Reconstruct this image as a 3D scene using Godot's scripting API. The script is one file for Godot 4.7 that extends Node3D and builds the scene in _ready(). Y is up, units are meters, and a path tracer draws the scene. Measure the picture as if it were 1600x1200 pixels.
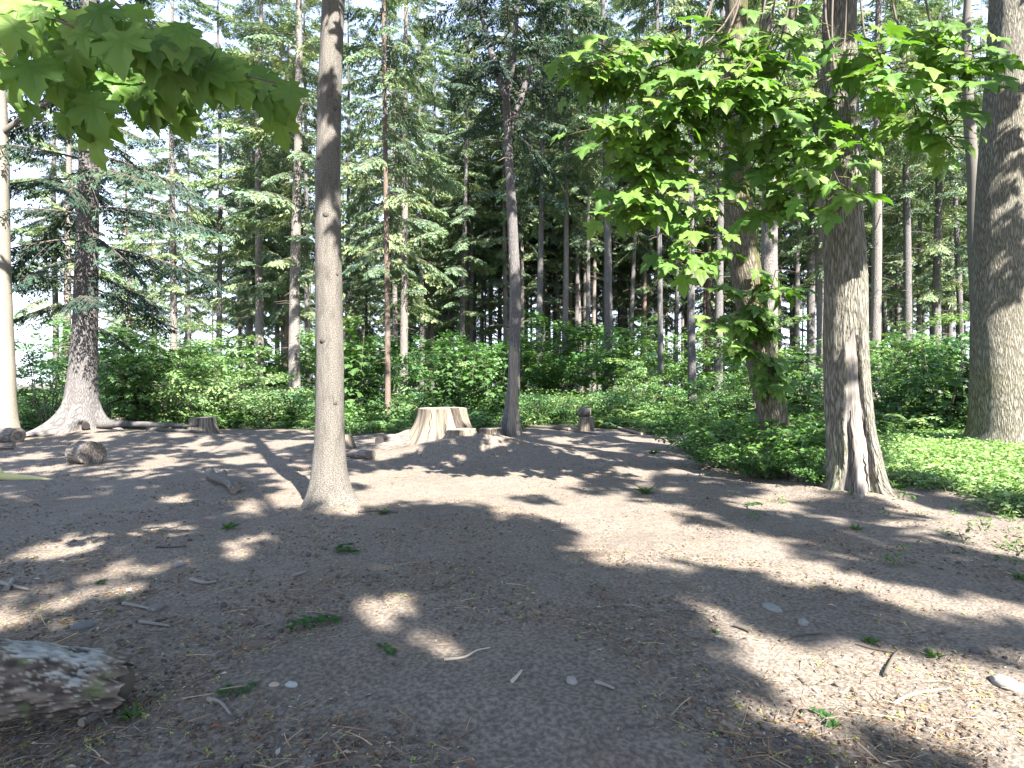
extends Node3D
# A trodden dirt clearing in a conifer wood: maples in front, a big cut stump in the middle, undergrowth and conifers behind.

const FOC := 889.0        # focal length in picture units (picture 1600 wide)
const EYE := 1.5
const SUN_EL := 42.0
const SUN_AZ := 30.0      # degrees the shadows run to the side of straight ahead

var rng := RandomNumberGenerator.new()
var nz := FastNoiseLite.new()
var nz2 := FastNoiseLite.new()
var M := {}
var used := {}
var shadow_sets := []     # crowns that shade the clearing, one list of transforms per tree

# ------------------------------------------------------------------ helpers
func ground_at(px: float, py: float) -> Vector3:
	var z := FOC * EYE / (py - 600.0)
	var x := (px - 800.0) * z / FOC
	return Vector3(x, gy(x, -z), -z)

func at(px: float, py: float, depth: float) -> Vector3:
	return Vector3((px - 800.0) * depth / FOC, EYE - (py - 600.0) * depth / FOC, -depth)

func bell(x: float, z: float, cx: float, cz: float, rx: float, rz: float) -> float:
	var a := (x - cx) / rx
	var b := (z - cz) / rz
	return exp(-(a * a + b * b))

func gy(x: float, z: float) -> float:
	var y := 0.0
	y += 0.46 * bell(x, z, -0.85, -11.6, 1.35, 0.8)
	y += 0.10 * bell(x, z, 0.6, -12.2, 2.0, 1.2)
	y += 0.22 * bell(x, z, -9.8, -15.2, 2.2, 1.0)
	y += 0.20 * bell(x, z, -12.2, -16.3, 1.6, 1.0)
	y += 0.09 * bell(x, z, -2.05, -6.9, 0.55, 0.5)
	y += 0.10 * bell(x, z, 4.7, -7.8, 0.8, 0.7)
	y += 0.10 * bell(x, z, 1.8, -15.5, 2.0, 0.5)
	y += smoothstep(18.0, 30.0, -z) * 0.35
	y += nz.get_noise_2d(x * 3.0, z * 3.0) * 0.06
	var d := Vector2(x, z).length()
	if d < 40.0:
		y += nz.get_noise_2d(x * 14.0, z * 14.0) * 0.022
	return y

func numbered(called: String) -> String:
	used[called] = int(used.get(called, -1)) + 1
	return called if used[called] == 0 else "%s_%03d" % [called, used[called]]

func tag(o: Node3D, label: String, category := "", group := "", kind := "") -> void:
	if label != "": o.set_meta("label", label)
	if category != "": o.set_meta("category", category)
	if group != "": o.set_meta("group", group)
	if kind != "": o.set_meta("kind", kind)

func thing(called: String, label: String, category: String, where := Vector3.ZERO, group := "") -> Node3D:
	var o := Node3D.new()
	o.name = numbered(called)
	add_child(o)
	o.position = where
	tag(o, label, category, group)
	return o

func obj(called: String, mesh: Mesh, mat: Material, parent: Node = null) -> MeshInstance3D:
	var o := MeshInstance3D.new()
	o.name = numbered(called) if parent == null else called
	o.mesh = mesh
	if mat != null: o.material_override = mat
	if parent == null: add_child(o, true)
	else: parent.add_child(o, true)
	return o

func scatter(called: String, mesh: Mesh, mat: Material, xf: Array, tints: Array, parent: Node = null) -> MultiMeshInstance3D:
	var mm := MultiMesh.new()
	mm.transform_format = MultiMesh.TRANSFORM_3D
	mm.use_colors = not tints.is_empty()
	mm.mesh = mesh
	mm.instance_count = xf.size()
	for i in xf.size():
		var t: Transform3D = xf[i]
		mm.set_instance_transform(i, t)
		if not tints.is_empty():
			var c: Color = tints[i]
			mm.set_instance_color(i, c)
	var o := MultiMeshInstance3D.new()
	o.name = numbered(called) if parent == null else called
	o.multimesh = mm
	o.material_override = mat
	o.set_meta("kind", "stuff")
	if parent == null: add_child(o, true)
	else: parent.add_child(o, true)
	return o

class MB:
	var v := PackedVector3Array()
	var n := PackedVector3Array()
	var uv := PackedVector2Array()
	var c := PackedColorArray()
	var idx := PackedInt32Array()
	func vert(p: Vector3, nn: Vector3, t := Vector2.ZERO, col := Color.WHITE) -> int:
		v.append(p); n.append(nn); uv.append(t); c.append(col)
		return v.size() - 1
	func tri(a: int, b: int, d: int) -> void:
		var g := (v[b] - v[a]).cross(v[d] - v[a])
		if g.dot(n[a] + n[b] + n[d]) > 0.0:
			idx.append(a); idx.append(d); idx.append(b)
		else:
			idx.append(a); idx.append(b); idx.append(d)
	func blade(base: Vector3, dir: Vector3, nrm: Vector3, length: float, width: float, col: Color, fold := 0.25) -> void:
		var side := dir.cross(nrm).normalized()
		var nn := side.cross(dir).normalized()
		var mid := base + dir * length * 0.45
		var a := vert(base, nn, Vector2.ZERO, col)
		var t := vert(base + dir * length - nn * length * 0.12, nn, Vector2.ZERO, col)
		var l := vert(mid + side * width * 0.5 + nn * width * fold, (nn - side * fold).normalized(), Vector2.ZERO, col)
		var r := vert(mid - side * width * 0.5 + nn * width * fold, (nn + side * fold).normalized(), Vector2.ZERO, col)
		tri(a, l, t)
		tri(a, t, r)
	func grid(P: PackedVector3Array, nu: int, nv: int, wrap: bool, su: float, sv: PackedFloat32Array, cols: PackedColorArray) -> void:
		# P holds nv rows of nu points; a wrapped grid gets one more column
		var first := v.size()
		var w := nu + 1 if wrap else nu
		for j in nv:
			for i in w:
				var k := i % nu
				var il := (k - 1 + nu) % nu if wrap else maxi(k - 1, 0)
				var ir := (k + 1) % nu if wrap else mini(k + 1, nu - 1)
				var du := P[j * nu + ir] - P[j * nu + il]
				var dv := P[mini(j + 1, nv - 1) * nu + k] - P[maxi(j - 1, 0) * nu + k]
				var nn := dv.cross(du)
				nn = nn.normalized() if nn.length_squared() > 1e-16 else Vector3.UP
				vert(P[j * nu + k], nn, Vector2(su * i / float(w - 1), sv[j]), cols[j * nu + k] if cols.size() > 0 else Color.WHITE)
		for j in nv - 1:
			for i in w - 1:
				var a := first + j * w + i
				idx.append(a); idx.append(a + 1); idx.append(a + w)
				idx.append(a + 1); idx.append(a + w + 1); idx.append(a + w)
	func put_in(m: ArrayMesh, mat: Material = null) -> ArrayMesh:
		var arr := []
		arr.resize(Mesh.ARRAY_MAX)
		arr[Mesh.ARRAY_VERTEX] = v
		arr[Mesh.ARRAY_NORMAL] = n
		arr[Mesh.ARRAY_TEX_UV] = uv
		arr[Mesh.ARRAY_COLOR] = c
		arr[Mesh.ARRAY_INDEX] = idx
		m.add_surface_from_arrays(Mesh.PRIMITIVE_TRIANGLES, arr)
		if mat != null: m.surface_set_material(m.get_surface_count() - 1, mat)
		return m
	func mesh(mat: Material = null) -> ArrayMesh:
		return put_in(ArrayMesh.new(), mat)

func smooth_line(K: Array, per: int) -> PackedVector3Array:
	var out := PackedVector3Array()
	for s in K.size() - 1:
		var a: Vector3 = K[s]
		var b: Vector3 = K[s + 1]
		var pre: Vector3 = K[s - 1] if s > 0 else a - (b - a)
		var post: Vector3 = K[s + 2] if s + 2 < K.size() else b + (b - a)
		for i in per:
			out.append(a.cubic_interpolate(b, pre, post, float(i) / per))
	out.append(K[K.size() - 1])
	return out

func smooth_nums(K: Array, per: int) -> PackedFloat32Array:
	var out := PackedFloat32Array()
	for s in K.size() - 1:
		for i in per:
			out.append(lerpf(K[s], K[s + 1], float(i) / per))
	out.append(K[K.size() - 1])
	return out

# a limb, log or root along points P with radii R; noise roughens it
func tube(mb: MB, P: PackedVector3Array, R: PackedFloat32Array, nu: int, rough := 0.0, freq := 6.0, col := Color.WHITE, caps := false, upl := 1.0) -> void:
	var pts := PackedVector3Array()
	var sv := PackedFloat32Array()
	var N := Vector3.ZERO
	var along := 0.0
	for j in P.size():
		var T := (P[mini(j + 1, P.size() - 1)] - P[maxi(j - 1, 0)]).normalized()
		if j == 0:
			N = Vector3.RIGHT if absf(T.x) < 0.8 else Vector3.FORWARD
		else:
			along += P[j].distance_to(P[j - 1])
		N = (N - T * N.dot(T)).normalized()
		var B := N.cross(T)
		sv.append(along * upl)
		for i in nu:
			var a := TAU * i / nu
			var d := N * cos(a) + B * sin(a)
			var r := R[j]
			if rough > 0.0:
				var q := P[j] + d * r
				r *= 1.0 + rough * nz2.get_noise_3d(q.x * freq * 10.0, q.y * freq * 10.0, q.z * freq * 10.0)
			pts.append(P[j] + d * r)
	var cols := PackedColorArray()
	if col != Color.WHITE:
		cols.resize(pts.size())
		cols.fill(col)
	mb.grid(pts, nu, P.size(), true, maxf(1.0, roundf(TAU * R[0] * upl * 2.0)), sv, cols)
	if caps:
		for e in [0, P.size() - 1]:
			var T := (P[1] - P[0]).normalized() * -1.0 if e == 0 else (P[P.size() - 1] - P[P.size() - 2]).normalized()
			var mid := mb.vert(P[e] + T * R[e] * 0.05, T, Vector2(0.5, 0.5), col)
			var ring := []
			for i in nu:
				var a := TAU * i / nu
				ring.append(mb.vert(pts[e * nu + i], T, Vector2(0.5 + 0.5 * cos(a), 0.5 + 0.5 * sin(a)), col))
			for i in nu:
				mb.tri(mid, ring[i], ring[(i + 1) % nu])

# round sawn face
func disc(center: Vector3, normal: Vector3, r: float, wob := 0.05) -> ArrayMesh:
	var mb := MB.new()
	var n := normal.normalized()
	var u := n.cross(Vector3.UP) if absf(n.y) < 0.9 else Vector3.RIGHT
	u = (u - n * u.dot(n)).normalized()
	var w := n.cross(u)
	var mid := mb.vert(center + n * 0.004, n, Vector2(0.5, 0.5))
	var last := []
	for ring in [0.5, 0.93, 1.0]:
		var now := []
		for i in 28:
			var a := TAU * i / 28.0
			var rr: float = r * ring * (1.0 + wob * sin(a * 3.0 + r * 40.0) + wob * 0.6 * sin(a * 5.0))
			var lift: float = 0.004 if ring < 0.95 else -0.01
			var p := center + u * cos(a) * rr + w * sin(a) * rr + n * lift
			now.append(mb.vert(p, n if ring < 0.95 else (n + (p - center).normalized()).normalized(), Vector2(0.5 + 0.5 * ring * cos(a), 0.5 + 0.5 * ring * sin(a))))
		for i in 28:
			var k := (i + 1) % 28
			if last.is_empty(): mb.tri(mid, now[i], now[k])
			else:
				mb.tri(last[i], now[i], now[k])
				mb.tri(last[i], now[k], last[k])
		last = now
	return mb.mesh()

# upright trunk: rings stay level. shape(theta, h, r) gives the radius, paint(theta, h) the tint
func trunk_mesh(K: Array, R: Array, per: int, nu: int, shape: Callable, paint: Callable, tile := 0.5, vlen := 1.6, turn := 0.0) -> ArrayMesh:
	var P := smooth_line(K, per)
	var Q := smooth_nums(R, per)
	var pts := PackedVector3Array()
	var sv := PackedFloat32Array()
	var cols := PackedColorArray()
	var along := 0.0
	for j in P.size():
		if j > 0: along += P[j].distance_to(P[j - 1])
		sv.append(along / vlen)
		for i in nu:
			var a := TAU * i / nu
			var r: float = shape.call(a, P[j].y, Q[j])
			pts.append(P[j] + Vector3(cos(a + turn) * r, 0, sin(a + turn) * r))
			cols.append(paint.call(a, P[j].y))
	var mb := MB.new()
	mb.grid(pts, nu, P.size(), true, maxf(1.0, roundf(TAU * R[R.size() / 2] / tile)), sv, cols)
	return mb.mesh()

# the turn that brings angle PI / 2 of a trunk standing at p round to the clearing's open side, where the camera stands
func facing(p: Vector3) -> float:
	return atan2(-p.z, -p.x) - PI / 2

func ang(a: float, b: float) -> float:
	return absf(wrapf(a - b, -PI, PI))

func lump(a: float, c: float, w: float) -> float:
	var d := ang(a, c) / w
	return exp(-d * d)

func noise_tex(size: int, type: int, freq: float, octaves: int, ramp: Array, seed_: int, warp := 0.0, fractal := FastNoiseLite.FRACTAL_FBM) -> NoiseTexture2D:
	var f := FastNoiseLite.new()
	f.noise_type = type
	f.frequency = freq
	f.seed = seed_
	f.fractal_type = fractal
	f.fractal_octaves = octaves
	if warp > 0.0:
		f.domain_warp_enabled = true
		f.domain_warp_amplitude = warp
		f.domain_warp_frequency = freq * 1.3
	var t := NoiseTexture2D.new()
	t.width = size
	t.height = size
	t.seamless = true
	t.noise = f
	if not ramp.is_empty():
		var g := Gradient.new()
		var offs := PackedFloat32Array()
		var cs := PackedColorArray()
		for r in ramp:
			offs.append(r[0])
			var col: Color = r[1]
			cs.append(col.linear_to_srgb())
		g.offsets = offs
		g.colors = cs
		t.color_ramp = g
	return t

func mat(rough: float, tint := Color.WHITE) -> StandardMaterial3D:
	var m := StandardMaterial3D.new()
	m.albedo_color = tint.linear_to_srgb()
	m.roughness = rough
	m.vertex_color_use_as_albedo = true
	m.cull_mode = BaseMaterial3D.CULL_DISABLED
	return m

func textured(rough: float, tex: Texture2D, relief: Texture2D, cm: float, scale: Vector3) -> StandardMaterial3D:
	var m := mat(rough)
	m.albedo_texture = tex
	m.uv1_scale = scale
	if relief != null:
		m.heightmap_enabled = true
		m.heightmap_texture = relief
		m.heightmap_scale = cm
	return m

func leafy(tint: Color, glow: Color, rough := 0.45) -> StandardMaterial3D:
	var m := mat(rough, tint)
	m.backlight_enabled = true
	m.backlight = glow.linear_to_srgb()
	m.metallic_specular = 0.4
	return m

func C(r: float, g: float, b: float) -> Color:
	return Color(r, g, b)

func tone(base: Color, spread: float) -> Color:
	var k := 1.0 + rng.randf_range(-spread, spread)
	var s := rng.randf_range(-spread, spread) * 0.35
	return Color(base.r * k * (1.0 + s), base.g * k, base.b * k * (1.0 - s))

func rand_dir() -> Vector3:
	return Vector3(rng.randfn(), rng.randfn(), rng.randfn()).normalized()

# ------------------------------------------------------------------ materials
func materials() -> void:
	var S := FastNoiseLite.TYPE_SIMPLEX_SMOOTH
	var RG := FastNoiseLite.FRACTAL_RIDGED
	var g1 := noise_tex(1024, S, 0.035, 5, [[0.0, C(.080, .066, .053)], [0.42, C(.148, .124, .100)], [0.6, C(.192, .163, .133)], [1.0, C(.28, .24, .20)]], 3)
	var gh := noise_tex(1024, S, 0.05, 5, [], 4)
	var gd := noise_tex(512, S, 0.02, 4, [[0.0, C(.62, .60, .60)], [0.5, C(.95, .93, .92)], [1.0, C(1.0, 1.0, 1.0)]], 9)
	M.ground = textured(0.95, g1, gh, 0.75, Vector3(0.75, 0.75, 1))
	M.ground.detail_enabled = true
	M.ground.detail_albedo = gd
	M.ground.detail_blend_mode = BaseMaterial3D.BLEND_MODE_MUL
	M.ground.detail_uv_layer = BaseMaterial3D.DETAIL_UV_1
	# furrowed bark of maples
	var bf := noise_tex(512, S, 0.016, 3, [[0.0, C(.36, .34, .29)], [0.35, C(.27, .255, .21)], [0.7, C(.125, .117, .09)], [1.0, C(.05, .046, .036)]], 11, 18.0, RG)
	var bfh := noise_tex(512, S, 0.016, 3, [[0.0, C(1, 1, 1)], [1.0, C(0, 0, 0)]], 11, 18.0, RG)
	M.furrow = textured(0.92, bf, bfh, 4.5, Vector3(1, 1, 1))
	# fir bark
	var cf := noise_tex(512, S, 0.02, 4, [[0.0, C(.29, .275, .26)], [0.45, C(.20, .187, .176)], [1.0, C(.07, .064, .06)]], 21, 12.0, RG)
	var cfh := noise_tex(512, S, 0.02, 4, [[0.0, C(1, 1, 1)], [1.0, C(0, 0, 0)]], 21, 12.0, RG)
	M.fir = textured(0.95, cf, cfh, 2.0, Vector3(1, 1, 1))
	# smooth speckled grey bark
	var sm := noise_tex(1024, S, 0.03, 6, [[0.0, C(.025, .021, .017)], [0.38, C(.07, .062, .052)], [0.54, C(.13, .119, .102)], [1.0, C(.235, .22, .196)]], 31)
	M.smooth = textured(0.9, sm, sm, 1.1, Vector3(1, 2.2, 1))
	# bare weathered wood, grain along v
	var wd := noise_tex(512, S, 0.012, 4, [[0.0, C(.07, .056, .042)], [0.36, C(.15, .128, .10)], [0.58, C(.225, .197, .158)], [1.0, C(.31, .277, .233)]], 41, 6.0)
	M.wood = textured(0.85, wd, wd, 1.0, Vector3(3, 0.35, 1))
	var sw := noise_tex(512, S, 0.014, 4, [[0.0, C(.06, .053, .046)], [0.36, C(.135, .121, .106)], [0.6, C(.195, .178, .16)], [1.0, C(.26, .243, .222)]], 47, 5.0)
	M.scarwood = textured(0.8, sw, sw, .6, Vector3(2, 0.4, 1))
	var ew := noise_tex(256, S, 0.03, 4, [[0.0, C(.13, .10, .07)], [0.5, C(.24, .20, .15)], [1.0, C(.34, .29, .23)]], 43)
	M.sawn = textured(0.85, ew, ew, 0.5, Vector3(2, 2, 1))
	var lg := noise_tex(512, S, 0.02, 4, [[0.0, C(.05, .042, .035)], [0.5, C(.12, .10, .085)], [0.75, C(.2, .18, .16)], [1.0, C(.36, .35, .33)]], 51, 10.0)
	M.oldlog = textured(0.95, lg, lg, 1.8, Vector3(1, 0.5, 1))
	M.twig = mat(0.9, C(.10, .08, .065))
	M.paint = mat(0.9)
	M.needles = leafy(C(1, 1, 1), C(.55, .58, .36), 0.6)
	M.leaf = leafy(C(1, 1, 1), C(.75, .9, .3), 0.52)
	M.herb = leafy(C(1, 1, 1), C(.55, .68, .3), 0.5)
	M.crownleaf = leafy(C(.055, .13, .02), C(.3, .5, .1), 0.5)
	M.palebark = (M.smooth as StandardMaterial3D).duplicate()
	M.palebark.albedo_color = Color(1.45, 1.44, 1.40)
	M.dark = mat(1.0, C(.012, .01, .009))

# ------------------------------------------------------------------ foliage shapes
const LEAF := [[.06, -.07], [.22, -.15], [.27, -.05], [.44, -.04], [.36, .06], [.31, .14], [.50, .17], [.64, .25], [.56, .33], [.60, .46], [.44, .47], [.23, .42], [.25, .56], [.31, .68], [.20, .74], [.11, .88]]

func maple_leaf(curl: float, twist: float, short := false) -> ArrayMesh:
	var mb := MB.new()
	var outl := []
	for i in LEAF.size():
		if short and i % 2 == 0 and i != 10 and i != 4: continue
		outl.append(Vector2(LEAF[i][0], LEAF[i][1]))
	outl.append(Vector2(0, 1.0))
	var n := outl.size()
	for i in range(n - 2, -1, -1):
		outl.append(Vector2(-outl[i].x, outl[i].y))
	var place := func(q: Vector2) -> Vector3:
		var z: float = -curl * (q.y - 0.2) * absf(q.y - 0.2) - 0.35 * curl * q.x * q.x + twist * q.x * q.y
		z += 0.055 * absf(sin(atan2(q.x, q.y - 0.1) * 3.6)) * minf(q.length() * 2.0, 1.4) + 0.03 * sin(q.x * 9.0 + curl * 20.0) * sin(q.y * 7.0)
		return Vector3(q.x, q.y, z)
	var norm := func(q: Vector2) -> Vector3:
		var e := 0.02
		var a: Vector3 = place.call(q)
		var b: Vector3 = place.call(q + Vector2(e, 0))
		var c: Vector3 = place.call(q + Vector2(0, e))
		return (b - a).cross(c - a).normalized()
	var mid := Vector2(0, 0.16)
	var m0 := mb.vert(place.call(mid), norm.call(mid), Vector2.ZERO, Color(1.35, 1.3, 1.3))
	var inner := []
	var outer := []
	for q in outl:
		var h: Vector2 = mid.lerp(q, 0.5)
		var rib := 1.22 if q in [Vector2(.64, .25), Vector2(-.64, .25), Vector2(.44, -.04), Vector2(-.44, -.04), Vector2(0, 1.0)] else .92
		inner.append(mb.vert(place.call(h), norm.call(h), Vector2.ZERO, Color(rib, rib, rib)))
		outer.append(mb.vert(place.call(q), norm.call(q), Vector2.ZERO, Color.WHITE * lerpf(.9, 1.0, rib - .3)))
	var k := outl.size()
	for i in k:
		var j := (i + 1) % k
		mb.tri(m0, inner[i], inner[j])
		mb.tri(inner[i], outer[i], outer[j])
		mb.tri(inner[i], outer[j], inner[j])
	if not short:   # leaf stalk
		mb.blade(Vector3(0, 0.02, 0.0), Vector3(0, -1, 0.25).normalized(), Vector3(0, .2, 1), 0.55, 0.025, Color(1.2, .8, .6), 0.0)
	return mb.mesh()

func leaf_basis(tip: Vector3, face: Vector3, size: float) -> Basis:
	var y := tip.normalized()
	var z := (face - y * face.dot(y)).normalized()
	var x := y.cross(z)
	return Basis(x * size, y * size, z * size)

# one conifer bough along +X
func bough(length: float, twigs: int, sub: int, blade_len: float, green: Color, droop: float, needles: SurfaceTool = null) -> Array:
	var nb := MB.new()
	var wb := MB.new()
	var pts := PackedVector3Array()
	var rad := PackedFloat32Array()
	for i in 7:
		var t := i / 6.0
		pts.append(Vector3(length * t, length * (0.16 * t - droop * t * t), length * 0.03 * sin(t * 5.0)))
		rad.append(length * 0.009 * (1.05 - t))
	tube(wb, pts, rad, 4)
	for s in [-1.0, 1.0]:
		for i in twigs:
			var t := 0.14 + 0.84 * (i + rng.randf() * 0.7) / twigs
			var p := Vector3(length * t, length * (0.16 * t - droop * t * t), length * 0.03 * sin(t * 5.0))
			var tl := length * (0.08 + 0.30 * pow(1.0 - t, 0.7) * minf(1.0, (t + 0.1) * 3.0)) * rng.randf_range(0.65, 1.2)
			var dir := Vector3(0.75, -0.26 - 0.5 * droop * t + rng.randf_range(-0.28, 0.16), s * rng.randf_range(0.55, 1.0)).normalized()
			var tg := tone(green, 0.35)
			var tw := PackedVector3Array([p, p + dir * tl * 0.5 + Vector3(0, -0.02 * tl, 0), p + dir * tl + Vector3(0, -0.1 * tl, 0)])
			tube(wb, tw, PackedFloat32Array([length * .003, length * .002, length * .001]), 3)
			var side := dir.cross(Vector3.UP).normalized()
			for k in sub:
				var u := (k + 0.6) / sub
				var q := p + dir * tl * u + Vector3(0, -0.1 * tl * u * u, 0)
				for w in [-1.0, 1.0]:
					var bd: Vector3 = (dir * 0.8 + side * w * rng.randf_range(.5, .9) + Vector3(0, rng.randf_range(-.75, .15), 0)).normalized()
					var nn := (Vector3.UP + rand_dir() * 0.9).normalized()
					var bl := blade_len * rng.randf_range(0.7, 1.25) * (1.1 - 0.4 * u)
					nb.blade(q, bd, nn, bl, bl * 0.36, tone(tg, 0.15), 0.1)
			nb.blade(p + dir * tl * 0.9 - Vector3(0, 0.08 * tl, 0), dir, Vector3.UP, blade_len * 1.1, blade_len * 0.3, tone(tg * 1.25, 0.15), 0.1)
	return [nb.mesh(), wb.mesh()]

func conifer_crown(boughs: Array, h0: float, h1: float, count: int, reach: float, dead: int, gap := 0.0) -> ArrayMesh:
	var sn := SurfaceTool.new()
	var sw := SurfaceTool.new()
	sn.begin(Mesh.PRIMITIVE_TRIANGLES)
	sw.begin(Mesh.PRIMITIVE_TRIANGLES)
	for i in count:
		var f := (i + rng.randf() * 0.8) / count
		if gap > 0.0 and nz.get_noise_1d(f * 900.0 + h0 * 77.0) > 0.35: continue
		var h := lerpf(h0, h1, pow(f, 0.9))
		var l := reach * (0.16 + 0.84 * pow(1.0 - f, 0.75)) * rng.randf_range(0.6, 1.15) * minf(1.0, 0.6 + f * 5.0)
		var pitch := lerpf(-0.30, 0.35, f) + rng.randf_range(-0.3, 0.25)
		var b := Basis(Vector3.UP, i * 2.4 + rng.randf() * 0.7) * Basis(Vector3.BACK, pitch) * Basis(Vector3.RIGHT, rng.randf_range(-.5, .5))
		var v: Array = boughs[rng.randi() % boughs.size()]
		var xf := Transform3D(b.scaled_local(Vector3.ONE * l / 3.0), Vector3(0, h, 0))
		sn.append_from(v[0], 0, xf)
		sw.append_from(v[1], 0, xf)
	var db := MB.new()
	for i in dead:
		var h := rng.randf_range(2.0, h0 + 1.0)
		var a := rng.randf() * TAU
		var d := Vector3(cos(a), rng.randf_range(-.35, .15), sin(a))
		var l := rng.randf_range(0.4, 1.5)
		var p := Vector3(0, h, 0)
		tube(db, PackedVector3Array([p, p + d * l * .5, p + d * l + Vector3(0, -.12 * l, 0)]), PackedFloat32Array([.022, .014, .005]), 4)
	if dead > 0: sw.append_from(db.mesh(), 0, Transform3D())
	var m := sn.commit()
	m.surface_set_material(0, M.needles)
	m = sw.commit(m)
	m.surface_set_material(1, M.twig)
	return m

func shrub(h: float, w: float, stems: int, leaves: int, size: float, green: Color, spread: float) -> Array:
	var lb := MB.new()
	var sb := MB.new()
	var per := leaves / stems
	for s in stems:
		var a := TAU * s / stems + rng.randf() * 0.8
		var out := Vector3(cos(a), 0, sin(a))
		var hh := h * rng.randf_range(0.55, 1.0)
		var ww := w * rng.randf_range(0.25, 0.55)
		var K := [out * 0.06, out * ww * 0.35 + Vector3(0, hh * 0.45, 0), out * ww * 0.75 + Vector3(0, hh * 0.8, 0), out * ww + Vector3(0, hh * rng.randf_range(.85, 1.0), 0)]
		var P := smooth_line(K, 5)
		tube(sb, P, smooth_nums([.012 + h * .004, .01 + h * .002, .006, .003], 5), 5)
		var tints := tone(green, 0.25)
		var side_n := 5
		var sides := []
		for q in side_n:
			var t := 0.3 + 0.7 * (q + rng.randf()) / side_n
			var p := P[int(t * (P.size() - 1))]
			var d := (rand_dir() * Vector3(1, 0.25, 1) + out * 0.5 + Vector3(0, .15, 0)).normalized()
			var l := spread * rng.randf_range(0.5, 1.3)
			sides.append([p, d, l])
			tube(sb, PackedVector3Array([p, p + d * l * .5, p + d * l]), PackedFloat32Array([.006, .004, .002]), 3)
		for q in per:
			var sd: Array = sides[rng.randi() % side_n]
			var c: Vector3 = sd[0]
			var d: Vector3 = sd[1]
			var p: Vector3 = c + d * float(sd[2]) * sqrt(rng.randf()) * 1.05 + rand_dir() * Vector3(1, 0.55, 1) * size * 1.6
			if p.y < 0.05: p.y = 0.05 + rng.randf() * 0.1
			var dir := (d * 0.6 + rand_dir() * Vector3(1, .4, 1) + Vector3(0, -.3, 0)).normalized()
			var nn := (Vector3.UP + rand_dir() * 0.5 + d * 0.2).normalized()
			var sz := size * rng.randf_range(0.6, 1.3)
			lb.blade(p, dir, nn, sz, sz * 0.72, tone(tints, 0.2), 0.18)
	return [lb.mesh(), sb.mesh()]

func herb_clump(leaves: int, r: float, h: float, size: float, green: Color, ratio: float) -> ArrayMesh:
	var mb := MB.new()
	for i in leaves:
		var a := rng.randf() * TAU
		var rr := r * sqrt(rng.randf())
		var p := Vector3(cos(a) * rr, h * rng.randf_range(0.25, 1.0) * (1.0 - 0.4 * rr / r), sin(a) * rr)
		var dir := (Vector3(cos(a), 0, sin(a)) * 0.7 + rand_dir() * Vector3(1, .35, 1)).normalized()
		mb.blade(p, dir, (Vector3.UP + rand_dir() * 0.4).normalized(), size * rng.randf_range(.6, 1.3), size * ratio, tone(green, 0.25), 0.15)
		if i % 4 == 0:
			mb.blade(Vector3(p.x * .3, 0, p.z * .3), (p - Vector3(p.x * .3, 0, p.z * .3)).normalized(), Vector3(-p.z, 0, p.x), p.length(), 0.012, green * 0.8, 0.0)
	return mb.mesh()

func fern_clump(fronds: int, length: float, green: Color) -> ArrayMesh:
	var mb := MB.new()
	for f in fronds:
		var a := TAU * f / fronds + rng.randf() * 0.5
		var out := Vector3(cos(a), 0, sin(a))
		var side := Vector3(-sin(a), 0, cos(a))
		var l := length * rng.randf_range(.7, 1.1)
		var g := tone(green, .25)
		for k in 9:
			var t := 0.15 + 0.85 * k / 9.0
			var p := out * l * t * 0.8 + Vector3(0, l * (0.95 * t - 0.75 * t * t), 0)
			for s in [-1.0, 1.0]:
				mb.blade(p, (side * s + out * 0.35 + Vector3(0, -.15, 0)).normalized(), (Vector3.UP + out * 0.4).normalized(), l * 0.26 * (1.05 - t) + .02, l * 0.055, tone(g, .12), .05)
	return mb.mesh()

# ------------------------------------------------------------------ where the sun reaches the ground (shapes of the gaps between the crowns overhead)
var lit_polys := []
var lit_spots := []

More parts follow.
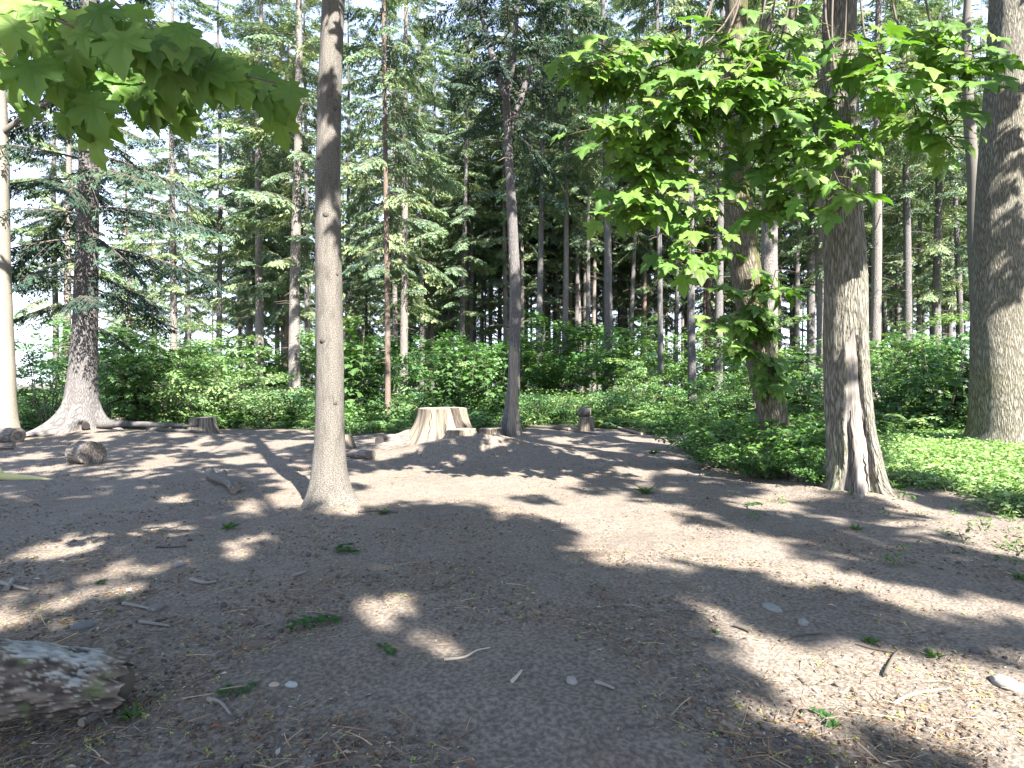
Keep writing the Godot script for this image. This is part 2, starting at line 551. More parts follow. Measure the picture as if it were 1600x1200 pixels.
func gaps() -> void:
	var polys := [
		[[530, 748], [620, 733], [760, 738], [850, 745], [960, 765], [1080, 800], [1200, 850], [1330, 895], [1600, 940], [1600, 1000], [1500, 985], [1380, 930], [1250, 905], [1130, 878], [1050, 850], [920, 812], [800, 802], [700, 786], [560, 775]],
		[[1060, 925], [1180, 965], [1300, 1000], [1440, 1020], [1620, 1040], [1700, 1200], [1360, 1180], [1240, 1105], [1150, 1030], [1075, 980], [1020, 930]],
		[[1380, 822], [1700, 800], [1750, 900], [1480, 852]],
		[[1390, 690], [1640, 682], [1800, 800], [1600, 790], [1470, 765], [1400, 735]],
	]
	for p in polys:
		var poly := PackedVector2Array()
		for q in p:
			var g := FOC * EYE / (float(q[1]) - 600.0)
			poly.append(Vector2((float(q[0]) - 800.0) * g / FOC, -g))
		for shrunk in Geometry2D.offset_polygon(poly, -0.04): lit_polys.append(shrunk)
	# sun that reaches the trunks: the gaps lie where those trunks' own shadows fall
	for q in [[-2.2, -7.0, 0.2, 3.4, .30], [4.6, -7.8, 0.2, 2.2, .42], [11.9, -13.6, 0.0, 2.6, .8], [-13.6, -15.0, 0.0, 8.0, .7], [-12.2, -16.3, 0.2, 2.6, .6], [-1.6, -13.2, 0.1, 1.0, .7]]:
		for k in 9:
			var h := lerpf(q[2], q[3], k / 8.0)
			lit_spots.append([float(q[0]) - .555 * h, float(q[1]) - .962 * h, q[4], q[4]])
	for s in [[1010, 862, 95, 26], [610, 962, 50, 24], [170, 900, 40, 17], [240, 826, 42, 13], [150, 832, 40, 7], [420, 783, 55, 22], [395, 835, 45, 22], [275, 776, 36, 8], [240, 722, 34, 12], [90, 862, 30, 8],
			[330, 700, 60, 5], [450, 693, 50, 5], [380, 715, 45, 6], [60, 712, 40, 4], [70, 735, 50, 5], [150, 690, 40, 4], [440, 735, 40, 8], [30, 955, 36, 20], [640, 703, 60, 9], [700, 697, 60, 9], [760, 690, 40, 4],
			[830, 725, 50, 7], [930, 704, 55, 4], [1000, 690, 50, 4], [880, 690, 40, 3], [960, 715, 45, 4], [860, 745, 60, 6], [1010, 758, 40, 5], [1180, 780, 60, 8], [1300, 812, 40, 8], [1240, 800, 40, 6],
			[1370, 820, 30, 7], [1330, 850, 40, 8], [560, 790, 60, 14], [520, 780, 40, 20], [540, 745, 40, 8], [1450, 800, 40, 6], [600, 715, 40, 5]]:
		var g := FOC * EYE / (float(s[1]) - 600.0)
		var far := FOC * EYE / (float(s[1]) - float(s[3]) - 600.0)
		var near := FOC * EYE / (float(s[1]) + float(s[3]) - 600.0)
		lit_spots.append([(float(s[0]) - 800.0) * g / FOC, -(far + near) / 2.0, maxf(.07, float(s[2]) * g / FOC * .85 - (.03 if g < 5.5 else .14)), maxf(.06, (far - near) * .425 - (.03 if g < 5.5 else .12))])

func open_sky(x: float, z: float) -> bool:    # whether the sun comes through to the ground at x, z
	var wob := Vector2(nz.get_noise_2d(x * 22.0, z * 22.0), nz.get_noise_2d(x * 22.0 + 500.0, z * 22.0)) * 0.16
	var p := Vector2(x, z) + wob
	for s in lit_spots:
		var a := (p.x - float(s[0])) / (float(s[2]) + 0.05)
		var b := (p.y - float(s[1])) / (float(s[3]) + 0.08)
		if a * a + b * b < 1.0: return true
	for poly in lit_polys:
		if Geometry2D.is_point_in_polygon(p, poly): return true
	return false

func shade(x: float, z: float) -> float:    # how thick the crowns overhead are where the sun would reach x, z
	if z > -20.0:
		if x > -2.2 and x < 2.4 and z < -9.2 and z > -13.6: return 0.14
		if nz.get_noise_2d(x * 26.0, z * 26.0 + 300.0) > (0.72 if z > -9.5 else 0.44): return 0.0
		return 0.9 if z > -9.0 else 0.7
	var k := 0.24
	if x < -7.0: k = 0.04
	elif x > 8.0: k = 0.15
	if nz.get_noise_2d(x * 12.0, z * 12.0 + 300.0) > 0.12: k *= 0.1
	return k

# ------------------------------------------------------------------ the scene
func _ready() -> void:
	rng.seed = 20240511
	nz.seed = 5
	nz.noise_type = FastNoiseLite.TYPE_SIMPLEX_SMOOTH
	nz.frequency = 0.1
	nz.fractal_octaves = 3
	nz2.seed = 8
	nz2.noise_type = FastNoiseLite.TYPE_SIMPLEX_SMOOTH
	nz2.frequency = 0.1
	nz2.fractal_octaves = 3

	var cam := Camera3D.new()
	cam.name = "camera"
	cam.fov = 68.03
	cam.near = 0.05
	cam.far = 1500.0
	cam.position = Vector3(0, EYE, 0)
	add_child(cam)
	cam.current = true

	var sun := DirectionalLight3D.new()
	sun.name = "sun"
	sun.light_energy = 1.3
	sun.light_color = Color(1.0, 0.975, 0.94)
	sun.light_angular_distance = 0.55
	sun.shadow_enabled = true
	sun.rotation_degrees = Vector3(-SUN_EL, SUN_AZ, 0)
	add_child(sun)

	var env := Environment.new()
	env.background_mode = Environment.BG_SKY
	var sky := Sky.new()
	var sm := ProceduralSkyMaterial.new()
	sm.sky_top_color = Color(0.60, 0.69, 0.87)
	sm.sky_horizon_color = Color(0.88, 0.92, 0.97)
	sm.sky_curve = 0.22
	sm.ground_bottom_color = Color(0.30, 0.28, 0.25)
	sm.ground_horizon_color = Color(0.62, 0.66, 0.68)
	sm.sun_angle_max = 3.0
	sky.sky_material = sm
	env.sky = sky
	env.background_energy_multiplier = 0.47
	env.tonemap_mode = Environment.TONE_MAPPER_LINEAR
	env.tonemap_exposure = 7.2
	env.sdfgi_enabled = true
	env.ssao_enabled = true
	env.ssil_enabled = true
	var we := WorldEnvironment.new()
	we.name = "world_environment"
	we.environment = env
	add_child(we)

	materials()
	gaps()
	terrain()
	front_trees()
	forest()
	overhead()
	stumps_and_logs()
	shrubs()
	ground_cover()
	litter()

# ------------------------------------------------------------------ terrain
func axis(lo: float, hi: float, step: float, grow: float, lo_end: float, hi_end: float) -> Array:
	var a := []
	var x := lo
	while x <= hi:
		a.append(x)
		x += step
	var s := step
	while x < hi_end:
		a.append(x)
		s *= grow
		x += s
	a.append(hi_end)
	s = step
	x = lo - step
	while x > lo_end:
		a.push_front(x)
		s *= grow
		x -= s
	a.push_front(lo_end)
	return a

func terrain() -> void:
	var X := axis(-5.0, 5.5, 0.05, 1.09, -420.0, 420.0)
	var Z := axis(-9.5, -1.6, 0.045, 1.06, -420.0, 120.0)
	var P := PackedVector3Array()
	var cols := PackedColorArray()
	for z in Z:
		for x in X:
			P.append(Vector3(x, gy(x, z), z))
			var k := 1.0 + 0.22 * nz.get_noise_2d(float(x) * 5.0, float(z) * 5.0)
			var red := maxf(0.0, nz.get_noise_2d(float(x) * 8.0 + 70.0, float(z) * 8.0)) * 0.35
			var c := Color(k * (1.0 + red * .25), k * (1.0 - red * 0.1), k * (1.0 - red * 0.35))
			var far := smoothstep(17.0, 21.0, -float(z))
			cols.append(c.lerp(Color(.45, .48, .30), far * 0.75))
	var mb := MB.new()
	var sv := PackedFloat32Array()
	for z in Z: sv.append(z)
	mb.grid(P, X.size(), Z.size(), false, 1.0, sv, cols)
	for i in mb.uv.size(): mb.uv[i] = Vector2(mb.v[i].x, mb.v[i].z)
	var g := obj("ground", mb.mesh(), M.ground)
	tag(g, "bare trodden brown dirt of the clearing running into the wood", "ground", "", "structure")

# ------------------------------------------------------------------ near trees
func plain_paint(_a: float, _h: float) -> Color:
	return Color.WHITE

func add_branch(parent: Node3D, K: Array, R: Array, m: Material, called := "branch", nu := 8) -> void:
	var mb := MB.new()
	tube(mb, smooth_line(K, 6), smooth_nums(R, 6), nu, 0.12, 3.0)
	obj(called, mb.mesh(), m, parent)

var leaf_meshes := []
var leaf_short := []

func leaves_along(parent: Node3D, K: Array, count: int, reach: float, size: float, face: Vector3, mats: Array, single: bool, store: Array, local: Vector3, hang := 0.0) -> void:
	var P := smooth_line(K, 8)
	var stalks := MB.new()
	for i in count:
		var t := pow((i + rng.randf()) / count, 0.8)
		var p := P[mini(int((0.12 + 0.88 * t) * (P.size() - 1)), P.size() - 1)]
		var off := rand_dir() * Vector3(1.0, 0.45, 1.0) * reach * rng.randf_range(0.25, 1.0)
		var q := p + off + Vector3(0, -0.1 * reach, 0)
		var tip := (Vector3(off.x, 0, off.z).normalized() * 0.55 + Vector3(0, rng.randf_range(-0.8, -0.15), 0) + Vector3(0, -hang, 0) + face * 0.35 * (1.0 - hang) + rand_dir() * 0.2).normalized()
		var nn := (Vector3.UP * (0.9 - 0.6 * hang) + face * (rng.randf_range(0.15, 0.75) + hang * .5) + rand_dir() * 0.28).normalized()
		var b := leaf_basis(tip, nn, size * rng.randf_range(0.55, 1.2))
		stalks.blade(p - local, (q - p).normalized(), face, p.distance_to(q), .006, C(.12, .11, .05), 0.0)
		if single:
			var o := obj("leaf", leaf_meshes[rng.randi() % leaf_meshes.size()], mats[rng.randi() % mats.size()], parent)
			o.transform = Transform3D(b, q - local)
		else:
			store.append(Transform3D(b, q - local))
	var so := obj("leaf_stalk", stalks.mesh(), M.paint, parent)
	so.set_meta("kind", "stuff")

func front_trees() -> void:
	for k in 4: leaf_meshes.append(maple_leaf([.25, .5, .75, .4][k], [.1, -.2, .15, -.05][k]))
	for k in 2: leaf_short.append(maple_leaf([.3, .6][k], .1, true))
	var green := [leafy(C(.11, .215, .04), C(.75, .9, .3), .5), leafy(C(.14, .25, .05), C(.75, .9, .3), .52), leafy(C(.18, .29, .07), C(.75, .9, .3), .55), leafy(C(.095, .185, .04), C(.75, .9, .3), .5)]
	M.green = green

	# smooth grey tree in front
	var a0 := ground_at(517, 790)
	a0.z = -6.95
	a0.x = (517.0 - 800.0) * 6.95 / FOC
	a0.y = gy(a0.x, a0.z) - 0.12
	var A := thing("grey_bark_tree", "smooth speckled grey tree standing alone in front, its base flaring into pale dirt", "tree", a0)
	var shp := func(a: float, h: float, r: float) -> float:
		var fl := exp(-h / 0.22)
		var f := 0.22 * fl * (1.0 + 1.5 * lump(a, 0.35, 0.6) + 0.5 * lump(a, 2.6, .5) + 0.4 * lump(a, 1.5, .4)) + 0.10 * exp(-h / 0.5)
		return r * (1.0 + 0.06 * nz2.get_noise_3d(cos(a) * 12.0, h * 14.0, sin(a) * 12.0) + 0.03 * nz2.get_noise_3d(cos(a) * 45.0, h * 60.0, sin(a) * 45.0)) + f * 0.6
	var pnt := func(a: float, h: float) -> Color:
		var k: float = 1.0 + 0.55 * nz2.get_noise_3d(cos(a) * 14.0, h * 22.0, sin(a) * 14.0) + .4 * nz2.get_noise_3d(cos(a) * 60.0, h * 130.0, sin(a) * 60.0)
		var d := exp(-h / 0.22)
		return Color(k * (1 + .0 * d), k * (1 - .03 * d), k * (1 - .08 * d))
	var KA := []
	var RA := []
	for i in 15:
		var h := i * 1.0
		KA.append(Vector3(0.014 * h + 0.035 * sin(h * 0.9 + .6) - 0.06, h, 0.02 * sin(h * .7)))
		RA.append(lerpf(0.172, 0.09, minf(h / 13.0, 1.0)))
	obj("trunk", trunk_mesh(KA, RA, 26, 90, shp, pnt, 0.5, 0.9, facing(a0)), M.smooth, A)
	for kn in [[1.2, 1.35, .022], [2.1, 2.1, .03], [.9, 2.9, .02], [1.7, 3.6, .028], [2.4, 4.3, .03], [1.1, 4.9, .025], [1.9, .7, .016]]:
		var kd := Vector3(cos(float(kn[0]) + facing(a0)), 0, sin(float(kn[0]) + facing(a0)))
		var kr := lerpf(.172, .09, float(kn[1]) / 13.0)
		var kc := Vector3(0.014 * kn[1] + 0.035 * sin(kn[1] * 0.9 + .6) - 0.06, kn[1], 0.02 * sin(kn[1] * .7))
		var kb := MB.new()
		tube(kb, PackedVector3Array([kc + kd * (kr - .03), kc + kd * (kr + .004), kc + kd * (kr + .012)]), PackedFloat32Array([kn[2] * 1.5, kn[2] * 1.2, kn[2] * .5]), 10, .4, 6.0, C(.06, .053, .045), true)
		obj("knot", kb.mesh(), M.paint, A)
	M.treeA = A

	# maple with the long scar
	var b0 := Vector3((1338.0 - 800.0) * 7.75 / FOC, 0, -7.75)
	b0.y = gy(b0.x, b0.z) - 0.15
	var B := thing("scarred_maple", "grey maple with a long bare scar and split roots at the dirt edge", "tree", b0)
	var scar := func(a: float, h: float) -> float:   # 1 inside the bare strip
		var cen := 1.33 - 0.10 * (h - 0.9)
		var wid := 0.66 - 0.19 * h
		if h > 2.35 or wid <= 0.0: return 0.0
		return smoothstep(wid, wid * 0.82, ang(a, cen + 0.06 * sin(h * 7.0))) * smoothstep(2.35, 2.1, h)
	var shpB := func(a: float, h: float, r: float) -> float:
		var fl := exp(-h / 0.34)
		var roots := 0.6 * lump(a, 1.45, .22) + 0.45 * lump(a, 0.55, .2) + 0.30 * lump(a, 2.3, .25) + 0.3 * lump(a, 3.3, .3) + .3 * lump(a, 4.6, .3) + .3 * lump(a, 5.5, .3) - .3 * lump(a, 1.0, .14) - .12 * lump(a, 1.8, .2)
		var rr := r * (1.0 + 0.05 * nz2.get_noise_3d(cos(a) * 8.0, h * 6.0, sin(a) * 8.0)) + 0.30 * fl * (0.2 + roots) + .2 * exp(-h / .13) * (lump(a, 1.5, .12) + .8 * lump(a, 2.15, .1) + .9 * lump(a, .7, .1) + .6 * lump(a, 2.8, .14) + .6 * lump(a, .1, .12) + .3 * nz2.get_noise_3d(cos(a) * 30.0, h * 20.0, sin(a) * 30.0))
		var s: float = scar.call(a, h)
		rr -= 0.03 * s
		# cracks
		rr -= 0.05 * exp(-pow(ang(a, 0.86 + 0.05 * sin(h * 5.0) + .04 * h) / 0.04, 2.0)) * smoothstep(0.15, 0.3, h) * smoothstep(2.4, 2.1, h)
		rr -= 0.05 * exp(-pow(ang(a, 1.72 - .06 * h) / 0.03, 2.0)) * smoothstep(0.1, 0.2, h) * smoothstep(1.1, 0.9, h)
		rr += 0.035 * exp(-pow(ang(a, 1.98 - .22 * h) / 0.09, 2.0)) * smoothstep(2.2, 1.9, h)
		return rr
	var KB := [Vector3(0, 0, 0), Vector3(-.03, .5, 0), Vector3(-.09, 1, 0), Vector3(-.13, 1.6, 0), Vector3(-.16, 2.2, .02), Vector3(-.17, 3, .03), Vector3(-.2, 4, 0), Vector3(-.24, 5.2, 0), Vector3(-.2, 6.6, -.05), Vector3(-.1, 8.2, -.1), Vector3(0, 10, 0), Vector3(.1, 12, .1)]
	var RB := [.34, .315, .29, .28, .275, .262, .245, .235, .21, .17, .12, .06]
	var pntB := func(a: float, h: float) -> Color:
		var k: float = 1.0 + 0.2 * nz2.get_noise_3d(cos(a) * 5.0, h * 3.0, sin(a) * 5.0)
		var moss: float = clampf(nz2.get_noise_3d(cos(a) * 4.0, h * 4.0 + 30.0, sin(a) * 4.0) * 1.6, 0.0, 0.4) * lump(a, 2.6, .8)
		return Color(k, k, k).lerp(Color(.75, .95, .35), moss)
	var bark := trunk_mesh(KB, RB, 16, 144, shpB, pntB, 0.36, 3.0, facing(b0))
	obj("trunk", bark, M.furrow, B)
	# the bare strip: a skin of weathered wood lying proud of the sunken bark
	var PB := smooth_line(KB, 16)
	var QB := smooth_nums(RB, 16)
	var sp := PackedVector3Array()
	var svv := PackedFloat32Array()
	var scol := PackedColorArray()
	var rows := 0
	for j in PB.size():
		var h := PB[j].y
		if h < 0.12 or h > 2.25: continue
		rows += 1
		svv.append(h)
		var cen := 1.33 - 0.10 * (h - 0.9)
		var wid := (0.66 - 0.19 * h) * 0.97 * clampf((2.3 - h) * 4.0, 0.15, 1.0)
		for i in 24:
			var a := cen + 0.06 * sin(h * 7.0) - wid + 2.0 * wid * i / 23.0
			var edge := 1.0 - pow(absf(i / 11.5 - 1.0), 6.0)
			var r: float = shpB.call(a, h, QB[j]) + 0.016 * edge - 0.006
			r += 0.006 * nz2.get_noise_2d(a * 120.0, h * 8.0)
			sp.append(PB[j] + Vector3(cos(a + facing(b0)) * r, 0, sin(a + facing(b0)) * r))
			var k := 1.1 + 0.35 * nz2.get_noise_2d(a * 110.0, h * 9.0) - 0.25 * smoothstep(0.8, 0.3, h) * clampf(0.6 + nz2.get_noise_2d(a * 20.0, h * 12.0), 0.0, 1.0)
			scol.append(Color(k, k * .96, k * .95))
	var smb := MB.new()
	smb.grid(sp, 24, rows, false, 1.0, svv, scol)
	var so := obj("bare_scar", smb.mesh(), M.scarwood, B)
	tag(so, "strip of bare grey wood where the bark is gone")
	for cr in [[.83, 1.0, .25, 2.2, .012], [1.62, 1.5, .12, 1.15, .010], [1.15, 1.2, .1, .6, .012]]:
		var cp := PackedVector3Array()
		var cw := PackedFloat32Array()
		for j in 14:
			var h := lerpf(cr[2], cr[3], j / 13.0)
			var jj := 0
			while jj < PB.size() - 1 and PB[jj].y < h: jj += 1
			var a := lerpf(cr[0], cr[1], j / 13.0) + .035 * sin(j * 1.9) + facing(b0)
			var r: float = float(shpB.call(a - facing(b0), h, QB[jj])) + .012
			cp.append(PB[jj] + Vector3(cos(a) * r, 0, sin(a) * r))
			cw.append(float(cr[4]) * (.25 + sin(PI * (j + .3) / 13.6)))
		var cb := MB.new()
		tube(cb, cp, cw, 6, .3, 5.0)
		obj("crack", cb.mesh(), M.dark, B)
	M.treeB = B

	# limbs of the scarred maple with their hanging leafy twigs
	var top := b0 + Vector3(-.1, 7.6, 0)
	var K := [
		[at(1235, 30, 7), at(1140, 160, 6.5), at(1000, 200, 6.2), at(925, 200, 6)],
		[at(1130, 40, 7), at(1010, 110, 6.6), at(930, 130, 6.3)],
		[at(1180, 110, 7), at(1095, 235, 6.6), at(1020, 300, 6.4), at(960, 330, 6.3)],
		[at(1190, 230, 7.2), at(1095, 330, 6.9), at(1075, 420, 6.8)],
		[at(1178, 90, 6.8), at(1215, 190, 6.6), at(1262, 300, 6.5)],
		[at(1300, 70, 6.6), at(1330, 190, 6.3), at(1300, 250, 6.1), at(1330, 320, 6.0)],
		[at(1350, 50, 6.8), at(1410, 130, 6.5), at(1450, 190, 6.4), at(1500, 235, 6.3)],
		[at(1400, 30, 6.8), at(1470, 70, 6.5), at(1550, 95, 6.3)],
		[at(1240, 50, 6.7), at(1215, 150, 6.5), at(1250, 220, 6.3)],
		[at(1100, 30, 6.5), at(970, 80, 6.2), at(905, 110, 6.0)],
		[at(1210, 190, 7), at(1225, 290, 6.9), at(1185, 340, 6.8)],
		[at(1150, 20, 6.2), at(1090, 110, 6.0), at(1040, 170, 5.9)],
		[at(1080, 120, 6.7), at(1040, 220, 6.5), at(985, 260, 6.3)],
		[at(1290, 30, 6.3), at(1360, 90, 6.1), at(1400, 150, 6.0)],
		[at(1450, 20, 6.6), at(1500, 120, 6.4), at(1440, 200, 6.3)],
		[at(1230, 20, 6.4), at(1180, 90, 6.2), at(1130, 160, 6.1)],
		[at(1320, 60, 7.0), at(1270, 140, 6.8), at(1300, 230, 6.6)],
	]
	var nl := [25, 22, 24, 12, 16, 18, 16, 12, 16, 22, 12, 22, 22, 16, 15, 14, 14]
	var extra := []
	for i in K.size():
		var path: Array = [top - b0 + Vector3(0, 0.28 * i, 0)]
		var first: Vector3 = K[i][0]
		path.append(((first - b0) + path[0]) * 0.5 + Vector3(0, 1.0, 0))
		for q in K[i]: path.append(q - b0)
		var rr := [.035, .02, .011]
		while rr.size() < path.size(): rr.append(maxf(.004, float(rr[rr.size() - 1]) * 0.6))
		add_branch(B, path, rr, M.twig)
		leaves_along(B, K[i], nl[i], 0.42, 0.255, Vector3(.15, 0, .85), green, true, extra, b0)
		leaves_along(B, K[i], 50 if K[i][0].x < 3.2 else 26, 0.48, 0.245, Vector3(.15, 0, .85), green, false, extra, b0)
	var tints := []
	for e in extra: tints.append(tone(C(.135, .245, .05), .35))
	scatter("foliage", leaf_meshes[1], M.leaf, extra, tints, B)

	# leaning maple
	var c0 := Vector3((1218.0 - 800.0) * 11.5 / FOC, 0, -11.5)
	c0.y = gy(c0.x, c0.z) - 0.12
	var Cc := thing("leaning_maple", "leaning mossy maple with leafy shoots halfway up, rising from a low bush", "tree", c0)
	var KC := []
	var RC := []
	for q in [[1218, 716, 52], [1212, 680, 44], [1204, 630, 44], [1191, 570, 46], [1178, 500, 47], [1166, 430, 46], [1156, 350, 43], [1151, 250, 40], [1150, 150, 37], [1150, 50, 34], [1152, -90, 30], [1150, -250, 22], [1140, -420, 10]]:
		KC.append(at(q[0], q[1], 11.5) - c0)
		RC.append(float(q[2]) * 11.5 / FOC / 2.0)
	KC[0] = Vector3(0.02, 0, 0)
	var shpC := func(a: float, h: float, r: float) -> float:
		return r * (1.0 + 0.07 * nz2.get_noise_3d(cos(a) * 8.0, h * 5.0, sin(a) * 8.0)) + 0.16 * exp(-h / 0.25) * (0.4 + lump(a, 1.2, .4) + lump(a, 2.8, .4) + lump(a, -.3, .4))
	var pntC := func(a: float, h: float) -> Color:
		var m: float = clampf(lump(a, 0.1, 0.9) * 0.9 + nz2.get_noise_3d(cos(a) * 5.0, h * 5.0, sin(a) * 5.0) - 0.1, 0.0, 0.85) * smoothstep(0.4, 1.2, h)
		return Color(.85, .78, .72).lerp(Color(.55, .62, .12), m)
	obj("trunk", trunk_mesh(KC, RC, 10, 72, shpC, pntC, 0.36, 3.0, facing(c0)), M.furrow, Cc)
	M.treeC = Cc
	var ex := []
	var shoots := [[1180, 505, 1120, 440, 16], [1180, 510, 1100, 500, 14], [1185, 470, 1240, 450, 10], [1190, 560, 1140, 540, 16], [1190, 560, 1225, 590, 10], [1175, 500, 1180, 480, 18], [1185, 530, 1190, 510, 18], [1200, 600, 1190, 610, 10], [1160, 400, 1090, 410, 12], [1165, 420, 1230, 470, 12], [1180, 540, 1150, 500, 18], [1195, 580, 1215, 610, 12]]
	for s in shoots:
		var p0 := at(s[0], s[1], 11.3)
		var p1 := at(s[2], s[3], 10.8 + rng.randf_range(-.2, .2))
		add_branch(Cc, [p0 - c0, (p0 + p1) * .5 - c0 + Vector3(0, .08, .05), p1 - c0], [.012, .008, .003], M.twig, "shoot", 5)
		leaves_along(Cc, [p0 + Vector3(0, 0, .15), (p0 + p1) * .5 + Vector3(0, .08, .1), p1], s[4], 0.30, 0.32, Vector3(.2, .3, .8), green, true, ex, c0)

	# big furrowed maple at the edge
	var d0 := Vector3((1569.0 - 800.0) * 13.6 / FOC, 0, -13.6)
	d0.y = gy(d0.x, d0.z) - 0.1
	var D := thing("furrowed_maple", "thick maple with deeply furrowed bark rising from pale green ground cover", "tree", d0)
	var KD := []
	var RD := []
	for q in [[1568, 0, 100], [1568, .5, 88], [1566, 1.2, 82], [1563, 2.5, 76], [1562, 4.0, 70], [1564, 5.5, 66], [1569, 7.0, 64], [1574, 8.4, 62], [1578, 10.5, 54], [1576, 13.0, 40], [1570, 16, 20]]:
		KD.append(Vector3((float(q[0]) - 1569.0) * 13.6 / FOC, q[1], 0))
		RD.append(float(q[2]) * 13.6 / FOC / 2.0)
	var shpD := func(a: float, h: float, r: float) -> float:
		return r * (1.0 + 0.05 * nz2.get_noise_3d(cos(a) * 7.0, h * 4.0, sin(a) * 7.0)) + 0.14 * exp(-h / 0.35) * (0.4 + lump(a, 1.2, .4) + lump(a, 2.9, .4) + lump(a, .2, .4))
	var pntD := func(a: float, h: float) -> Color:
		var k: float = 1.0 + 0.2 * nz2.get_noise_3d(cos(a) * 4.0, h * 3.0, sin(a) * 4.0)
		var m: float = clampf(lump(a, 3.1, .7) * 0.9 + nz2.get_noise_3d(cos(a) * 5.0, h * 4.0, sin(a) * 5.0) - 0.2, 0.0, 0.7) * smoothstep(3.2, 0.5, h)
		return Color(k, k * .98, k * .95).lerp(Color(.55, .62, .15), m)
	obj("trunk", trunk_mesh(KD, RD, 14, 128, shpD, pntD, 0.34, 3.0, facing(d0)), M.furrow, D)
	M.treeD = D

	# curved slim trunk just before it
	var e0 := Vector3((1529.0 - 800.0) * 17.0 / FOC, 0, -17.0)
	e0.y = gy(e0.x, e0.z)
	var Eo := thing("curved_maple", "slim pale curving trunk partly hidden behind the thick furrowed maple", "tree", e0)
	var KE := []
	var RE := []
	for q in [[1531, 688, 22], [1530, 560, 20], [1526, 450, 19], [1522, 360, 18], [1521, 280, 17], [1515, 200, 15], [1511, 120, 14], [1510, 50, 12], [1516, -60, 9], [1524, -200, 5]]:
		KE.append(at(q[0], q[1], 17.0) - e0)
		RE.append(float(q[2]) * 17.0 / FOC / 2.0)
	var plain_shape := func(a: float, h: float, r: float) -> float:
		return r * (1.0 + 0.06 * nz2.get_noise_3d(cos(a) * 6.0, h * 5.0, sin(a) * 6.0)) + 0.12 * r * exp(-h / 0.3)
	obj("trunk", trunk_mesh(KE, RE, 8, 28, plain_shape, plain_paint, 0.4, 0.8), M.smooth, Eo)

	# tree cut by the picture's edge, in full sun
	var f0 := Vector3((-6.0 - 800.0) * 15.0 / FOC, 0, -15.0)
	f0.y = gy(f0.x, f0.z) - 0.1
	var F := thing("sunlit_tree", "pale trunk in full sun at the clearing's open corner beyond two lying logs", "tree", f0)
	var KF := []
	var RF := []
	for i in 16:
		var h := i * 1.0
		KF.append(Vector3(-.012 * h + .02 * sin(h), h, 0))
		RF.append(lerpf(.43, .2, h / 15.0))
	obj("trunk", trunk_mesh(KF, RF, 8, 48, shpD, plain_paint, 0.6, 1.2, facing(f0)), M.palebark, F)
	for i in 5:
		var h := 8.0 + i * 1.2
		var aa := i * 2.2
		add_branch(F, [Vector3(-.1, h, 0), Vector3(cos(aa) * 1.2, h + .9, sin(aa) * 1.2), Vector3(cos(aa) * 2.6, h + 1.4, sin(aa) * 2.6)], [.08, .05, .015], M.smooth)
	M.treeF = F

	# maple out of the picture whose branch hangs into its top corner
	var g0 := Vector3(-4.4, 0, 0.4)
	g0.y = gy(g0.x, g0.z)
	var G := thing("overhanging_maple", "maple whose leafy branch hangs into the sky above the flared conifer", "tree", g0)
	var KG := [Vector3(0, -.1, 0), Vector3(.02, 1, 0), Vector3(0, 2.6, 0), Vector3(-.1, 4.5, .1), Vector3(0, 7, 0), Vector3(.2, 10, .2)]
	obj("trunk", trunk_mesh(KG, [.3, .22, .2, .18, .13, .05], 10, 40, plain_shape, plain_paint, .45, 1.5), M.furrow, G)
	var exg := []
	var KL := [
		[at(-60, -60, 2.9), at(60, 60, 2.95), at(200, 120, 2.9), at(290, 150, 2.85)],
		[at(-60, -80, 2.7), at(120, 40, 2.7), at(280, 90, 2.75), at(430, 130, 2.8)],
		[at(100, -60, 3.1), at(250, 60, 3.1), at(380, 110, 3.1), at(425, 160, 3.1)],
		[at(-120, 0, 2.6), at(0, 80, 2.6), at(70, 130, 2.65), at(130, 170, 2.7)],
		[at(-100, -80, 2.5), at(60, 20, 2.5), at(200, 60, 2.5), at(330, 75, 2.6)],
	]
	var cnt := [26, 24, 20, 22, 26]
	for i in KL.size():
		var first: Vector3 = KL[i][0]
		var path: Array = [Vector3(0, 3.6 + .2 * i, 0), (first - g0 + Vector3(0, 3.8, 0)) * .5 + Vector3(0, .5, 0)]
		for q in KL[i]: path.append(q - g0)
		add_branch(G, path, [.05, .03, .012, .006, .004, .003], M.twig)
		leaves_along(G, KL[i], cnt[i], 0.20, 0.185, Vector3(.1, -.1, .95), green, true, exg, g0, 0.9)
	M.treeG = G

	# conifer with buttress roots
	var h0 := Vector3((128.0 - 800.0) * 16.3 / FOC, 0, -16.3)
	h0.y = gy(h0.x, h0.z) - 0.1
	var H := thing("flared_conifer", "dark-boughed conifer with a flared buttressed base and a small hollow", "tree", h0)
	var KH := []
	var RH := []
	for q in [[122, 0, 70], [124, .35, 58], [126, .8, 47], [129, 1.5, 40], [132, 2.6, 35], [135, 4.5, 31], [138, 7, 27], [139, 9.5, 24], [139, 13, 20], [139, 20, 12], [139, 27, 3]]:
		KH.append(Vector3((float(q[0]) - 128.0) * 16.3 / FOC, q[1], 0))
		RH.append(float(q[2]) * 16.3 / FOC / 2.0)
	var shpH := func(a: float, h: float, r: float) -> float:
		var fl := exp(-h / 0.33)
		var lob := 1.2 * lump(a, 2.55, .22) + .55 * lump(a, 2.0, .2) + .25 * lump(a, 1.2, .3) + .7 * lump(a, 0.3, .3) + .5 * lump(a, 3.6, .3) + .5 * lump(a, 5.0, .5) - .2 * lump(a, 2.28, .1)
		var hole := 0.22 * lump(a, 1.45, .22) * smoothstep(0.38, 0.18, h)
		return r * (1.0 + 0.05 * nz2.get_noise_3d(cos(a) * 8.0, h * 5.0, sin(a) * 8.0)) + fl * .75 * lob - hole
